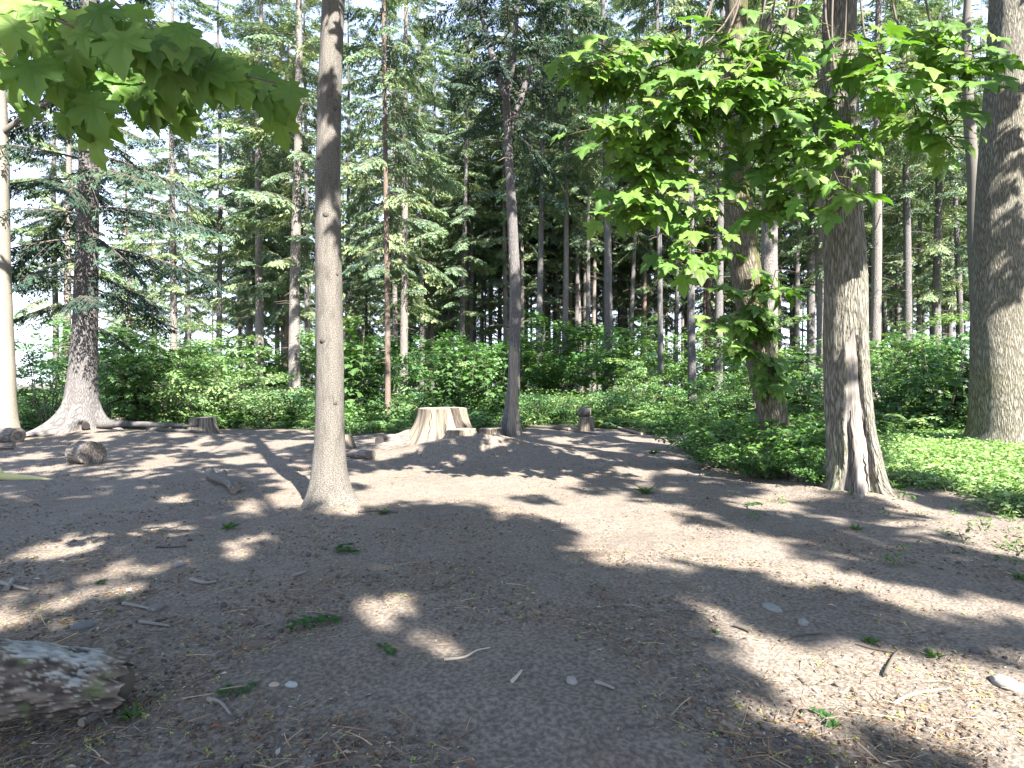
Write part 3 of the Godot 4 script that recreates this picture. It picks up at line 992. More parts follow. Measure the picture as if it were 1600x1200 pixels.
	obj("trunk", trunk_mesh(KH, RH, 12, 96, shpH, plain_paint, 0.45, 2.4, facing(h0)), M.fir, H)
	var hol := MB.new()
	var hd := Vector3(cos(1.45 + facing(h0)), 0, sin(1.45 + facing(h0)))
	tube(hol, PackedVector3Array([hd * .4 + Vector3(0, .12, 0), hd * .72 + Vector3(0, .2, 0)]), PackedFloat32Array([.06, .10]), 14, .2, 4.0, Color.WHITE, true)
	obj("hollow", hol.mesh(), M.dark, H)
	var fine := []
	for k in 3: fine.append(bough(3.0, 20, 8, 0.15, [C(.036, .072, .048), C(.03, .062, .046), C(.048, .088, .052)][k], .22))
	obj("crown", conifer_crown(fine, 3.2, 27.0, 125, 3.9, 18, 1.0), null, H)
	var rb := MB.new()
	tube(rb, smooth_line([Vector3(.6, .15, .1), Vector3(1.5, .16, .3), Vector3(2.6, .12, .2), Vector3(3.6, .12, .5)], 6), smooth_nums([.14, .09, .07, .03], 6), 10, .2)
	var ro := obj("surface_root", rb.mesh(), M.fir, H)
	ro.position.y = 0.08

	# tree with the dead slab at its foot, forking high up
	var i0 := Vector3((797.0 - 800.0) * 16.2 / FOC, 0, -16.2)
	i0.y = gy(i0.x, i0.z) - 0.08
	var I := thing("forked_tree", "slender forked tree with a weathered dead slab clinging to its split base", "tree", i0)
	var KI := []
	var RI := []
	for q in [[795, 688, 26], [799, 640, 21], [803, 590, 19], [804, 520, 18], [805, 450, 17], [802, 380, 16], [798, 300, 15], [794, 220, 13], [791, 150, 12]]:
		KI.append(at(q[0], q[1], 16.2) - i0)
		RI.append(float(q[2]) * 16.2 / FOC / 2.0)
	var shpI := func(a: float, h: float, r: float) -> float:
		return r * (1.0 + 0.08 * nz2.get_noise_3d(cos(a) * 7.0, h * 5.0, sin(a) * 7.0)) + .26 * exp(-h / 0.4) * (lump(a, 2.7, .3) + .8 * lump(a, .6, .3) + .3 * lump(a, 4.5, .5) - .2 * lump(a, 1.6, .3))
	obj("trunk", trunk_mesh(KI, RI, 10, 56, shpI, plain_paint, 0.4, 2.0, facing(i0)), M.fir, I)
	for f in [[[791, 152], [776, 110], [762, 60], [740, -40], [730, -200]], [[791, 152], [800, 100], [806, 40], [812, -60], [815, -260]], [[793, 215], [815, 150], [828, 110], [850, 60]]]:
		var path := []
		for q in f: path.append(at(q[0], q[1], 16.2 + .4 * f.size() * .1) - i0)
		add_branch(I, path, [.11, .09, .07, .05, .01].slice(0, path.size()), M.fir)
	add_branch(I, [at(797, 222, 16.2) - i0, at(760, 218, 16.3) - i0, at(715, 217, 16.4) - i0], [.03, .02, .006], M.twig)
	var slab := MB.new()
	var spts := PackedVector3Array()
	var ssv := PackedFloat32Array()
	for j in 24:
		var t := j / 23.0
		var h := 0.1 + t * 2.55
		ssv.append(h)
		for k in 14:
			var aa := TAU * k / 14.0
			var w := lerpf(.22, .12, minf(t * 2.5, 1.0)) * (1.0 + .15 * nz2.get_noise_2d(k * 20.0, h * 20.0)) * (1.0 if t < .93 else 1.0 - (t - .93) * 8.0)
			spts.append(Vector3(.12 - .02 * t + cos(aa) * w, h + (.12 * sin(k * 2.1) if j > 21 else 0.0), .22 - .06 * t + sin(aa) * w * .62))
	slab.grid(spts, 14, 24, true, 2.0, ssv, PackedColorArray())
	obj("dead_slab", slab.mesh(), M.wood, I)
	obj("crown", conifer_crown(fine, 8.6, 24.0, 90, 3.2, 6), null, I)
	M.treeI = I

# ------------------------------------------------------------------ conifer wood
func forest() -> void:
	var bs := []
	for k in 4: bs.append(bough(3.0, 15, 6, 0.25, [C(.18, .25, .125), C(.145, .205, .112), C(.23, .295, .14), C(.118, .176, .10)][k], [.2, .3, .15, .26][k]))
	var low := []
	var high := []
	for k in 3: low.append(conifer_crown(bs, 5.8, 34.0, 100, 3.5, 14, 1.0))
	for k in 3: high.append(conifer_crown(bs, 11.5, 34.0, 84, 3.2, 26, 1.0))
	var trunks := []
	var cone := func(a: float, h: float, r: float) -> float:
		return r * (1.0 + 0.06 * nz2.get_noise_3d(cos(a) * 6.0 + r * 40.0, h * 4.0, sin(a) * 6.0)) + .10 * exp(-h / .5)
	for k in 3:
		var KK := []
		var RR := []
		for i in 13:
			var h := i * 2.8
			KK.append(Vector3(.06 * sin(h * .3 + k * 2.0), h, .06 * cos(h * .23 + k)))
			RR.append(lerpf(.25, .03, pow(h / 33.6, 1.15)))
		trunks.append(trunk_mesh(KK, RR, 4, 18, cone, plain_paint, .4, 2.4))
	var red := M.fir.duplicate() as StandardMaterial3D
	red.albedo_color = Color(1.0, .90, .84)
	var pale := M.fir.duplicate() as StandardMaterial3D
	pale.albedo_color = Color(1.0, .98, .96)
	M.fir.albedo_color = Color(.86, .86, .87)
	# x, width, x near the picture's top, crown (0 low, 1 high), bark, label
	var T := [
		[86, 9, 84, 0, 0, "thin dark conifer in the open gap beside the flared conifer"],
		[103, 11, 108, 0, 2, "pale conifer trunk half hidden by the flared conifer's dark boughs"],
		[270, 11, 268, 0, 2, "mottled conifer trunk rising out of hazel-like shrubs past the flared conifer"],
		[344, 9, 341, 0, 0, "slim straight conifer standing behind the pale sunlit bushes"],
		[390, 9, 393, 0, 0, "dark conifer touching the conifer with a whitish sunlit foot"],
		[402, 14, 404, 0, 2, "conifer with a whitish sunlit foot above the bright bushes"],
		[432, 8, 433, 0, 0, "narrow dark conifer between the whitish-footed conifer and the stout sunlit one"],
		[447, 9, 449, 0, 1, "reddish conifer pressed against the stout sunlit conifer"],
		[462, 18, 464, 0, 2, "stout sunlit conifer nearest the smooth grey front tree"],
		[482, 9, 479, 0, 0, "dark conifer just visible past the edge of the smooth grey front tree"],
		[543, 8, 545, 0, 0, "thin conifer close behind the smooth grey front tree, over green saplings"],
		[605, 9, 603, 0, 1, "reddish slender trunk whose foot stands clear above the undergrowth"],
		[619, 9, 612, 0, 2, "paler of the two trunks joined at the foot behind the cut stump"],
		[631, 13, 633, 0, 2, "thicker of the two trunks joined at the foot behind the cut stump"],
		[640, 5, 642, 0, 0, "thin black trunk shadowing the pair of joined sunlit trunks"],
		[660, 8, 656, 0, 0, "dark conifer straight above the cut stump's near corner"],
		[675, 8, 678, 0, 0, "conifer trunk straight above the middle of the cut stump"],
		[707, 4, 705, 1, 2, "very thin pale trunk above the cut stump's bark strip"],
		[721, 9, 728, 0, 0, "leaning grey conifer above the sapling behind the stump"],
		[736, 7, 738, 1, 0, "dark conifer next to the leaning grey one behind the stump"],
		[765, 6, 766, 1, 2, "small sunlit trunk between the leaning grey conifer and the forked tree"],
		[789, 8, 788, 1, 2, "pale trunk hugging the forked tree from behind, on its stump side"],
		[816, 7, 814, 1, 2, "slim pale trunk hugging the forked tree on its log-seat side"],
		[843, 11, 846, 1, 0, "straight grey conifer, the first stout trunk past the forked tree"],
		[871, 6, 869, 1, 0, "thin dark trunk before the mottled conifer near the log seat"],
		[881, 10, 885, 1, 2, "mottled conifer trunk standing over the undergrowth near the log seat"],
		[891, 6, 892, 1, 0, "thin trunk tight behind the mottled conifer near the log seat"],
		[898, 7, 906, 1, 0, "dark tilted trunk crossing behind the log seat"],
		[908, 7, 899, 1, 2, "pale bent trunk rising straight over the log seat"],
		[917, 8, 921, 1, 0, "dark conifer just past the pale bent trunk over the log seat"],
		[928, 7, 930, 1, 2, "sunlit thin conifer before the stoutest mid-wood trunk"],
		[952, 14, 946, 1, 0, "stoutest dark grey trunk of the middle wood, reaching up to the maple leaves"],
		[968, 4, 967, 0, 0, "thread-thin trunk beside the stoutest dark grey trunk"],
		[984, 8, 996, 1, 0, "leaning dark conifer past the stoutest mid-wood trunk"],
		[1006, 7, 1008, 1, 1, "reddish thin conifer in the brightest sky gap of the wood"],
		[1031, 9, 1028, 1, 0, "dark straight conifer whose foot stands at the dirt path's end"],
		[1041, 5, 1043, 0, 2, "thin pale trunk beside the conifer at the dirt path's end"],
		[1056, 7, 1058, 1, 0, "dark thin conifer between the path's end and the bush"],
		[1066, 5, 1067, 1, 2, "slight pale trunk backed against the wood before the rough-barked pair"],
		[1084, 13, 1078, 1, 0, "rough-barked conifer standing forward, just behind the leafy bush"],
		[1121, 14, 1125, 1, 0, "dark thick conifer with a forked foot behind the leafy bush"],
		[1158, 8, 1160, 0, 0, "narrow trunk peeping out behind the leaning maple's leafy shoots"],
		[1204, 28, 1199, 1, 2, "very thick smooth grey conifer directly behind the leaning maple"],
		[1266, 13, 1268, 1, 0, "black conifer trunk between the leaning and the scarred maple"],
		[1281, 14, 1279, 0, 2, "mottled conifer trunk touching the scarred maple's edge"],
		[1366, 16, 1370, 1, 2, "sunlit mottled conifer just past the scarred maple over tall shrubs"],
		[1419, 13, 1413, 1, 0, "straight dark conifer in the middle between scarred and furrowed maple"],
		[1437, 8, 1438, 0, 0, "thin dark trunk beside the straight conifer between the two maples"],
		[1464, 13, 1467, 0, 0, "brownish conifer rising above the tall shrubs near the curved trunk"],
		[1506, 9, 1490, 0, 0, "dark slanting conifer just before the slim curved trunk"],
		[-90, 14, -92, 0, 0, "conifer beyond the open corner behind the sunlit pale trunk"],
		[1650, 14, 1652, 1, 0, "conifer hidden past the thick furrowed maple"],
	]
	var k := 0
	for t in T:
		var w: float = t[1]
		var z := clampf(118.0 / sqrt(w), 22.0, 54.0) + rng.randf_range(-1.5, 1.5)
		if t[0] == 605: z = 20.5
		if t[0] == 1084 or t[0] == 1031: z = 24.0
		var d := w * z / FOC
		var x := (float(t[0]) - 800.0) * z / FOC
		var o := thing("conifer", t[5], "tree", Vector3(x, gy(x, -z) - .05, -z), "conifers standing in the wood behind the clearing")
		var lean := atan2((float(t[2]) - float(t[0])) * z / FOC, 400.0 * z / FOC)
		o.rotation = Vector3(rng.randf_range(-.01, .01), 0, -lean)
		var tr := obj("trunk", trunks[k % 3], [M.fir, red, pale][t[4]], o)
		tr.scale = Vector3(d / .5, 1.0, d / .5)
		tr.rotation.y = rng.randf() * TAU
		var cr := obj("crown", (low if t[3] == 0 else high)[k % 3], null, o)
		var s := clampf(pow(d / .42, .5), .75, 1.25)
		cr.scale = Vector3(s, rng.randf_range(.92, 1.08), s)
		cr.rotation.y = rng.randf() * TAU
		k += 1
	# the wood beyond: thinner, farther trees that nothing tells apart
	var made := 0
	var far := []
	var tries := 0
	var spots := []
	while made < 225 and tries < 6000:
		tries += 1
		var z := rng.randf_range(44.0, 100.0)
		var x := rng.randf_range(-.98, 1.05) * z
		if made > 150 and (x < -.15 * z or z > 72.0): continue
		if (x < -.74 * z or (x < -.2 * z and rng.randf() < .45)): continue
		var ok := true
		for q in spots:
			if q.distance_to(Vector2(x, z)) < 2.4: ok = false
		if not ok: continue
		spots.append(Vector2(x, z))
		var o := thing("far_conifer", "", "tree", Vector3(x, gy(x, -z) - .05, -z), "far conifers deep in the wood")
		far.append([800.0 + x / z * FOC, o, ["grey", "pale", "reddish"][made % 3]])
		var d := rng.randf_range(.28, .5)
		var tr := obj("trunk", trunks[made % 3], [M.fir, pale, red][made % 3], o)
		tr.scale = Vector3(d / .5, 1.0, d / .5)
		tr.rotation.y = rng.randf() * TAU
		var cr := obj("crown", (low if x < -.1 * z or made % 6 == 0 else high)[made % 3], null, o)
		var s := rng.randf_range(.85, 1.2)
		cr.scale = Vector3(s, rng.randf_range(.9, 1.15), s)
		cr.rotation.y = rng.randf() * TAU
		o.rotation = Vector3(rng.randf_range(-.02, .02), 0, rng.randf_range(-.02, .02))
		made += 1

	# each is named by its place in the row of far trunks between two trees that one can find
	var marks := [[-900, "picture's open corner"], [0, "sunlit edge trunk"], [137, "flared conifer"], [270, "mottled conifer"], [344, "slim straight conifer"], [402, "whitish-footed conifer"], [462, "stout sunlit conifer"], [515, "smooth grey tree"], [605, "reddish trunk"], [675, "conifer above the stump"], [736, "conifer past the stump"],
		[803, "forked tree"], [843, "first stout trunk"], [881, "mottled log-seat trunk"], [917, "dark log-seat conifer"], [952, "stoutest grey trunk"], [1006, "reddish sky-gap conifer"], [1056, "thin path-end conifer"], [1121, "forked-foot conifer"], [1165, "leaning maple"], [1204, "thick smooth conifer"], [1310, "scarred maple"], [1366, "sunlit mottled conifer"], [1419, "straight dark conifer"], [1464, "brownish conifer"], [1525, "curved trunk"], [1569, "furrowed maple"], [3000, "picture's edge"]]
	var nth := ["first", "second", "third", "fourth", "fifth", "sixth", "seventh", "eighth", "ninth", "tenth", "eleventh", "twelfth", "thirteenth", "fourteenth", "fifteenth", "sixteenth", "seventeenth", "eighteenth", "nineteenth", "twentieth", "twenty-first", "twenty-second", "twenty-third", "twenty-fourth", "twenty-fifth", "twenty-sixth", "twenty-seventh", "twenty-eighth", "twenty-ninth", "thirtieth"]
	far.sort_custom(func(a, b): return a[0] < b[0])
	var gap := 0
	var count := 0
	for f in far:
		while f[0] >= marks[gap + 1][0]:
			gap += 1
			count = 0
		(f[1] as Node3D).set_meta("label", "far %s conifer, %s from the %s to the %s" % [f[2], nth[mini(count, 29)], marks[gap][1], marks[gap + 1][1]])
		count += 1

# ------------------------------------------------------------------ crowns overhead, out of the picture, that dapple the ground
func overhead() -> void:
	var spray := MB.new()
	for i in 14:
		var p := rand_dir() * Vector3(.27, .1, .27) * sqrt(rng.randf())
		var b := leaf_basis((p + Vector3(0, -.12, 0) + rand_dir() * .1).normalized(), (Vector3.UP + rand_dir() * .5).normalized(), 0.21 * rng.randf_range(.7, 1.2))
		var sh: ArrayMesh = leaf_short[i % 2]
		var arr := sh.surface_get_arrays(0)
		var vv: PackedVector3Array = Transform3D(b, p) * (arr[Mesh.ARRAY_VERTEX] as PackedVector3Array)
		var nn: PackedVector3Array = Transform3D(b.orthonormalized(), Vector3.ZERO) * (arr[Mesh.ARRAY_NORMAL] as PackedVector3Array)
		var off := spray.v.size()
		for q in vv.size(): spray.vert(vv[q], nn[q])
		for q in (arr[Mesh.ARRAY_INDEX] as PackedInt32Array): spray.idx.append(off + q)
	var sm := spray.mesh()
	# trees that carry these crowns: those in the picture and some behind the camera
	var hold := []
	for t in [M.treeA, M.treeB, M.treeC, M.treeD, M.treeF, M.treeG]: hold.append([t, t.position, []])
	var plain_shape := func(a: float, h: float, r: float) -> float:
		return r * (1.0 + 0.05 * nz2.get_noise_3d(cos(a) * 6.0, h * 5.0, sin(a) * 6.0)) + .2 * r * exp(-h / .3)
	for s in [[6.7, 0.5], [3.4, 4.2], [10.2, 6.5], [16.0, -6.0], [0.6, 6.5]]:
		var p := Vector3(s[0], gy(s[0], s[1]), s[1])
		var o := thing("shade_maple", ["tall maple out of the picture beside the viewer, casting the long trunk shadow", "tall maple out of the picture behind the viewer, over the big rotting log", "tall maple out of the picture farther behind the scarred maple's side", "tall maple out of the picture past the thick furrowed maple", "tall maple out of the picture straight behind the viewer"][hold.size() - 6], "tree", p, "maples whose crowns shade the clearing")
		obj("trunk", trunk_mesh([Vector3(0, -.1, 0), Vector3(.05, 2, 0), Vector3(-.1, 5, .1), Vector3(0, 8, 0), Vector3(.1, 13, 0)], [.32, .26, .22, .16, .04], 8, 28, plain_shape, plain_paint, .5, 1.5), M.furrow, o)
		hold.append([o, p, []])
	var sx := sin(deg_to_rad(SUN_AZ))
	var sz := cos(deg_to_rad(SUN_AZ))
	var cot := 1.0 / tan(deg_to_rad(SUN_EL))
	var step := 0.30
	var gz := -2.0
	while gz > -34.0:
		step = 0.225 if gz > -7.0 else 0.26 if gz > -9.0 else 0.34 if gz > -18.0 else 0.6
		var half := 5.5 + absf(gz) * 1.05
		var gx := -half
		while gx < half:
			var x := gx + rng.randf_range(-.5, .5) * step
			var z := gz + rng.randf_range(-.5, .5) * step
			gx += step
			var thick := shade(x, z)
			if open_sky(x, z):
				thick = 0.35 if nz.get_noise_2d(x * 24.0 + 90.0, z * 24.0) > 0.56 else 0.0
			elif z > -19.0 and (open_sky(x - .3, z) or open_sky(x + .3, z) or open_sky(x, z - .36) or open_sky(x, z + .36) or open_sky(x + .2, z + .24) or open_sky(x - .2, z - .24)):
				thick *= 0.12
			if rng.randf() > thick: continue
			var h0 := maxf(7.5, (.78 * -z + 1.6) / 1.72)
			var h := h0 + rng.randf_range(0.0, 4.0)
			var p := Vector3(x + sx * cot * h, h, z + sz * cot * h)
			if -p.z > 0.4 and (p.y - EYE) / -p.z < .73: continue
			var best := 0
			var bd := 1e9
			for i in hold.size():
				var q: Vector3 = hold[i][1]
				var dd := Vector2(p.x - q.x, p.z - q.z).length()
				if dd < bd:
					bd = dd
					best = i
			var s := rng.randf_range(.8, 1.25) * (1.0 if step < .5 else 1.5)
			var b := Basis(Vector3.UP, rng.randf() * TAU) * Basis(Vector3.RIGHT, rng.randf_range(-.3, .3))
			hold[best][2].append(Transform3D(b.scaled_local(Vector3.ONE * s), p - hold[best][1]))
		gz -= step
	for hd in hold:
		var xf: Array = hd[2]
		if xf.is_empty(): continue
		scatter("crown", sm, M.crownleaf, xf, [], hd[0])
		for i in mini(6, xf.size()):
			var e: Vector3 = (xf[rng.randi() % xf.size()] as Transform3D).origin
			var st := Vector3(0, clampf(e.y - 2.0, 8.5, 10.5), 0)
			add_branch(hd[0], [st, st.lerp(e, .5) + Vector3(0, .5, 0), e], [.045, .025, .008], M.twig, "limb", 6)

# ------------------------------------------------------------------ stumps, logs, sticks
func stump(called: String, label: String, where: Vector3, h: float, r_top: float, r_bot: float, lobes: Array, m: Material, tilt := 0.0, flut := 0.06) -> Node3D:
	var o := thing(called, label, "stump", where)
	var prof := func(a: float, y: float, _r: float) -> float:
		var t := y / h
		var r := r_top + (r_bot - r_top) * pow(maxf(0.0, 1.0 - t), 1.7)
		for l in lobes: r += float(l[1]) * lump(a, l[0], l[2]) * exp(-y / (h * 0.28))
		r *= 1.0 + flut * nz.get_noise_3d(cos(a) * 22.0, y * 3.0 + where.x * 9.0, sin(a) * 22.0) + flut * .55 * nz2.get_noise_3d(cos(a) * 90.0, y * 7.0, sin(a) * 90.0)
		return r
	var KK := []
	var RR := []
	for i in 9:
		KK.append(Vector3(0, h * i / 8.0, 0))
		RR.append(r_top)
	var mesh := trunk_mesh(KK, RR, 5, 64, prof, func(a: float, y: float) -> Color:
		var k: float = .82 - .5 * smoothstep(.45, 1.0, y / h) * clampf(.25 + 1.6 * nz2.get_noise_3d(cos(a) * 24.0, 5.0, sin(a) * 24.0), 0.0, 1.0) + .9 * nz2.get_noise_3d(cos(a) * 60.0, y * 9.0, sin(a) * 60.0) + .35 * nz2.get_noise_3d(cos(a) * 14.0, y * 14.0, sin(a) * 14.0) - .12 * smoothstep(.4, 0.0, y / h)
		return Color(k, k * .95, k * .87), .5, 1.0)
	obj("body", mesh, m, o)
	o.set_meta("prof", prof)
	var mb := MB.new()
	var mid := mb.vert(Vector3(0, h + .012, 0), Vector3.UP, Vector2(.5, .5))
	var last := []
	for ring in [.5, .94, 1.0]:
		var now := []
		for i in 64:
			var a := TAU * i / 64.0
			var r: float = float(prof.call(a, h, r_top)) * ring
			now.append(mb.vert(Vector3(cos(a) * r, h + (.010 + .012 * nz2.get_noise_2d(cos(a) * r * 60.0, sin(a) * r * 60.0) if ring < .97 else -.004), sin(a) * r), Vector3.UP, Vector2(.5 + .5 * ring * cos(a), .5 + .5 * ring * sin(a))))
		for i in 64:
			var j := (i + 1) % 64
			if last.is_empty(): mb.tri(mid, now[i], now[j])
			else:
				mb.tri(last[i], now[i], now[j])
				mb.tri(last[i], now[j], last[j])
		last = now
	obj("sawn_top", mb.mesh(), M.sawn, o)
	o.rotation.z = tilt
	return o

func log_piece(called: String, label: String, category: String, a: Vector3, b: Vector3, r0: float, r1: float, m: Material, rough := .15, bend := 0.0, ends := true, group := "", face_mat: Material = null) -> Node3D:
	var o := thing(called, label, category, Vector3(a.x, minf(a.y, b.y), a.z), group)
	var la := a - o.position
	var lb := b - o.position
	var side := (lb - la).cross(Vector3.UP).normalized()
	var mb := MB.new()
	tube(mb, smooth_line([la, la.lerp(lb, .33) + side * bend, la.lerp(lb, .66) + side * bend * .6 + Vector3(0, bend * .2, 0), lb], 6), smooth_nums([r0, lerpf(r0, r1, .3), lerpf(r0, r1, .7), r1], 6), 20 if r0 > .04 else 8, rough, 2.0 if r0 > .04 else 6.0, Color.WHITE, true, 1.0)
	obj("bark", mb.mesh(), m, o)
	if ends:
		obj("sawn_end", disc(lb, lb - la, r1 * .93), M.sawn if face_mat == null else face_mat, o)
		obj("sawn_end", disc(la, la - lb, r0 * .93), M.sawn if face_mat == null else face_mat, o)
	return o

func stumps_and_logs() -> void:
	# the big cut stump
	var p := Vector3((692.0 - 800.0) * 13.2 / FOC, 0, -13.2)
	p.y = gy(p.x, p.z) - .03
	var big := stump("tree_stump", "big pale weathered stump with flaring roots in the middle of the clearing", p, EYE - 38.0 * 13.2 / FOC - p.y, .545, .78, [[2.75, .75, .22], [2.2, .3, .2], [1.25, .1, .2], [.3, .8, .32], [3.6, .4, .3], [5.0, .3, .4], [1.68, -.28, .17]], M.wood, 0.0, .07)
	var prof: Callable = big.get_meta("prof")
	big.remove_meta("prof")
	var hh := EYE - 38.0 * 13.2 / FOC - p.y
	# bark strip down one side
	var pts := PackedVector3Array()
	var sv := PackedFloat32Array()
	for j in 26:
		var t := j / 25.0
		var y := hh * 1.03 * t
		sv.append(y)
		for i in 12:
			var a := .95 - .75 * (1.0 - t) * .55 - .22 + .42 * i / 11.0
			var r: float = prof.call(a, minf(y, hh), .5)
			var e := 1.0 - pow(absf(i / 5.5 - 1.0), 4.0)
			pts.append(Vector3(cos(a) * (r + .055 * e - .01), y, sin(a) * (r + .055 * e - .01)))
	var mb := MB.new()
	mb.grid(pts, 12, 26, false, 1.0, sv, PackedColorArray())
	var strip_mat := (M.oldlog as StandardMaterial3D).duplicate() as StandardMaterial3D
	strip_mat.albedo_color = Color(.72, .69, .66)
	obj("bark_strip", mb.mesh(), strip_mat, big)
	for c in [[1.35, .22, .62, .02], [1.12, .12, .5, .015], [1.95, .3, .9, .012]]:
		var cp := PackedVector3Array()
		for j in 9:
			var y := lerpf(c[1], c[2], j / 8.0)
			var a: float = float(c[0]) + .03 * sin(j * 1.7)
			var r: float = float(prof.call(a, y, .5)) + .001
			cp.append(Vector3(cos(a) * r, y, sin(a) * r))
		var cb := MB.new()
		tube(cb, cp, PackedFloat32Array([.004, c[3] * .5, c[3] * .7, c[3] * .6, c[3] * .8, c[3] * .5, c[3] * .6, c[3] * .4, .003]), 6)
		obj("crack", cb.mesh(), M.dark, big)
	var hp := PackedVector3Array()
	for j in 5:
		var y := .04 + .07 * j
		var r: float = float(prof.call(1.68, y, .5)) - .035
		hp.append(Vector3(cos(1.68) * r, y, sin(1.68) * r))
	var hb := MB.new()
	tube(hb, hp, PackedFloat32Array([.06, .075, .06, .045, .012]), 10, .35, 4.0)
	obj("hollow", hb.mesh(), M.dark, big)
	var rb := MB.new()
	tube(rb, smooth_line([Vector3(-.75, .16, .35), Vector3(-1.2, .08, .6), Vector3(-1.75, .03, .7), Vector3(-2.3, -.06, .75)], 6), smooth_nums([.2, .12, .075, .04], 6), 12, .3, 3.0)
	obj("root", rb.mesh(), M.oldlog, big)
	# leaning slab behind it
	log_piece("wood_slab", "grey split slab leaning against the back of the big stump", "slab", ground_at(652, 690) + Vector3(0, .05, -.6), at(672, 650, 13.9), .10, .07, M.oldlog, .2)
	# low broken stump on the mound
	var q := ground_at(728, 712)
	q = Vector3((722.0 - 800.0) * 11.8 / FOC, gy((722.0 - 800.0) * 11.8 / FOC, -11.8) - .06, -11.8)
	var br := stump("broken_stump", "low broken stump sunk in the dirt mound before the big stump", q - Vector3(0, .08, 0), .24, .30, .46, [[.5, .25, .3], [2.6, .2, .3], [1.4, .08, .15]], M.wood, .05, .14)
	br.remove_meta("prof")
	for s in [["small_stump", "short sunlit stump in the low plants past the flared conifer", 318, 679, 17.0, .52, .36, .48], ["small_stump", "pale stump foot showing just behind the smooth grey front tree", 540, 702, 13.2, .36, .16, .30],
			["small_stump", "dark rotten stump between the big stump and the forked tree", 767, 687, 15.6, .30, .32, .38], ["small_stump", "pale rounded stump half sunk in plants behind the flared conifer", 184, 668, 19.0, .38, .22, .28]]:
		var w := Vector3((float(s[2]) - 800.0) * float(s[4]) / FOC, 0, -float(s[4]))
		w.y = gy(w.x, w.z) - .03
		var o := stump(s[0], s[1], w, s[5], s[6], s[7], [[1.0, .08, .3], [2.8, .1, .3]], M.oldlog if s[2] == 767 else M.wood, 0.03, .1)
		o.remove_meta("prof")
	# log seat
	var w2 := Vector3((916.0 - 800.0) * 18.2 / FOC, 0, -18.2)
	w2.y = gy(w2.x, w2.z) - .03
	var seat := stump("wood_block", "upright grey log block standing at the edge of the undergrowth", w2, .46, .24, .25, [], M.wood, 0.0, .07)
	seat.remove_meta("prof")
	log_piece("log_round", "reddish-ended log round lying on top of the upright log block", "log", w2 + Vector3(-.24, .62, -.02), w2 + Vector3(.12, .62, .08), .15, .14, M.oldlog, .1)
	# round of wood standing out on the dirt
	var lr := ground_at(134, 726)
	log_piece("log_round", "dark rounded log chunk alone on the dirt before the flared conifer", "log", lr + Vector3(-.25, .19, -.14), lr + Vector3(.2, .19, .10), .22, .21, M.oldlog, .3, 0.0, true, "", M.oldlog)
	log_piece("broken_branch", "grey broken branch piece lying near the smooth grey front tree", "branch", ground_at(326, 745) + Vector3(0, .09, 0), ground_at(372, 769) + Vector3(0, .06, 0), .07, .055, M.smooth, .2, .06)
	log_piece("branch_stub", "dark knotty stub beside the grey broken branch piece", "branch", ground_at(350, 752) + Vector3(0, .14, 0), ground_at(366, 772) + Vector3(0, .05, 0), .035, .05, M.oldlog, .3, .03)
	log_piece("charred_log", "dark short log lying between the smooth grey tree and the big stump", "log", ground_at(536, 716) + Vector3(0, .08, 0), ground_at(582, 722) + Vector3(0, .08, 0), .075, .09, M.oldlog, .2, 0.0, true, "", M.oldlog)
	log_piece("split_log", "pale split log end lying at the big stump's root", "log", ground_at(592, 700) + Vector3(0, .14, 0), ground_at(618, 697) + Vector3(0, .16, 0), .14, .13, M.wood, .25)
	log_piece("split_log", "pale log leaning on the big stump's long root", "log", ground_at(618, 704) + Vector3(0, .24, 0), ground_at(640, 692) + Vector3(0, .26, 0), .09, .09, M.wood, .15)
	log_piece("fallen_pole", "long pale pole lying along the undergrowth past the forked tree", "pole", ground_at(818, 668) + Vector3(0, .06, 0), ground_at(890, 674) + Vector3(0, .06, 0), .05, .055, M.smooth, .1, .05)
	log_piece("fallen_pole", "thin dark pole continuing toward the dirt path's end", "pole", ground_at(890, 674) + Vector3(0, .04, 0), ground_at(932, 678) + Vector3(0, .02, 0), .025, .02, M.oldlog, .1, .05)
	log_piece("fallen_pole", "sunlit pale pole lying on the dirt past the log seat", "pole", ground_at(966, 671) + Vector3(0, .05, 0), ground_at(1003, 678) + Vector3(0, .04, 0), .05, .04, M.wood, .1, .03)
	log_piece("fallen_log", "thick mossy log lying at the picture's edge below the sunlit trunk", "log", ground_at(-60, 690) + Vector3(0, .18, 0), ground_at(28, 694) + Vector3(0, .18, 0), .2, .19, M.oldlog, .15)
	log_piece("fallen_log", "thin log lying in front of the thick mossy log", "log", ground_at(-60, 706) + Vector3(0, .08, 0), ground_at(22, 704) + Vector3(0, .08, 0), .08, .075, M.oldlog, .15)
	# root with moss at the picture's edge
	var rt := thing("mossy_root", "yellow-mossed root running out over the dirt at the picture's edge", "root", ground_at(-10, 748))
	var rm := MB.new()
	tube(rm, smooth_line([Vector3(-.6, .45, 0), Vector3(-.05, .22, .02), Vector3(.15, .06, 0), Vector3(.6, .02, -.05), Vector3(1.0, -.02, 0)], 6), smooth_nums([.16, .10, .06, .04, .02], 6), 10, .2, 3.0, C(.5, .46, .2))
	obj("wood", rm.mesh(), M.paint, rt)
	# long root behind the clearing
	log_piece("long_root", "long low root snaking over the dirt behind the log chunk", "root", ground_at(232, 676) + Vector3(0, .08, 0), ground_at(322, 682) + Vector3(0, .03, 0), .09, .04, M.fir, .25, .15, false)
	# big log in the near corner
	var la := Vector3(-3.3, .44, -1.85)
	var lb := Vector3(-1.80, .10, -2.66)
	var L := thing("mossy_log", "big rotting log with peeling pale bark lying in the near corner", "log", Vector3(la.x, 0, la.z))
	var lpts := PackedVector3Array()
	var lcol := PackedColorArray()
	var lsv := PackedFloat32Array()
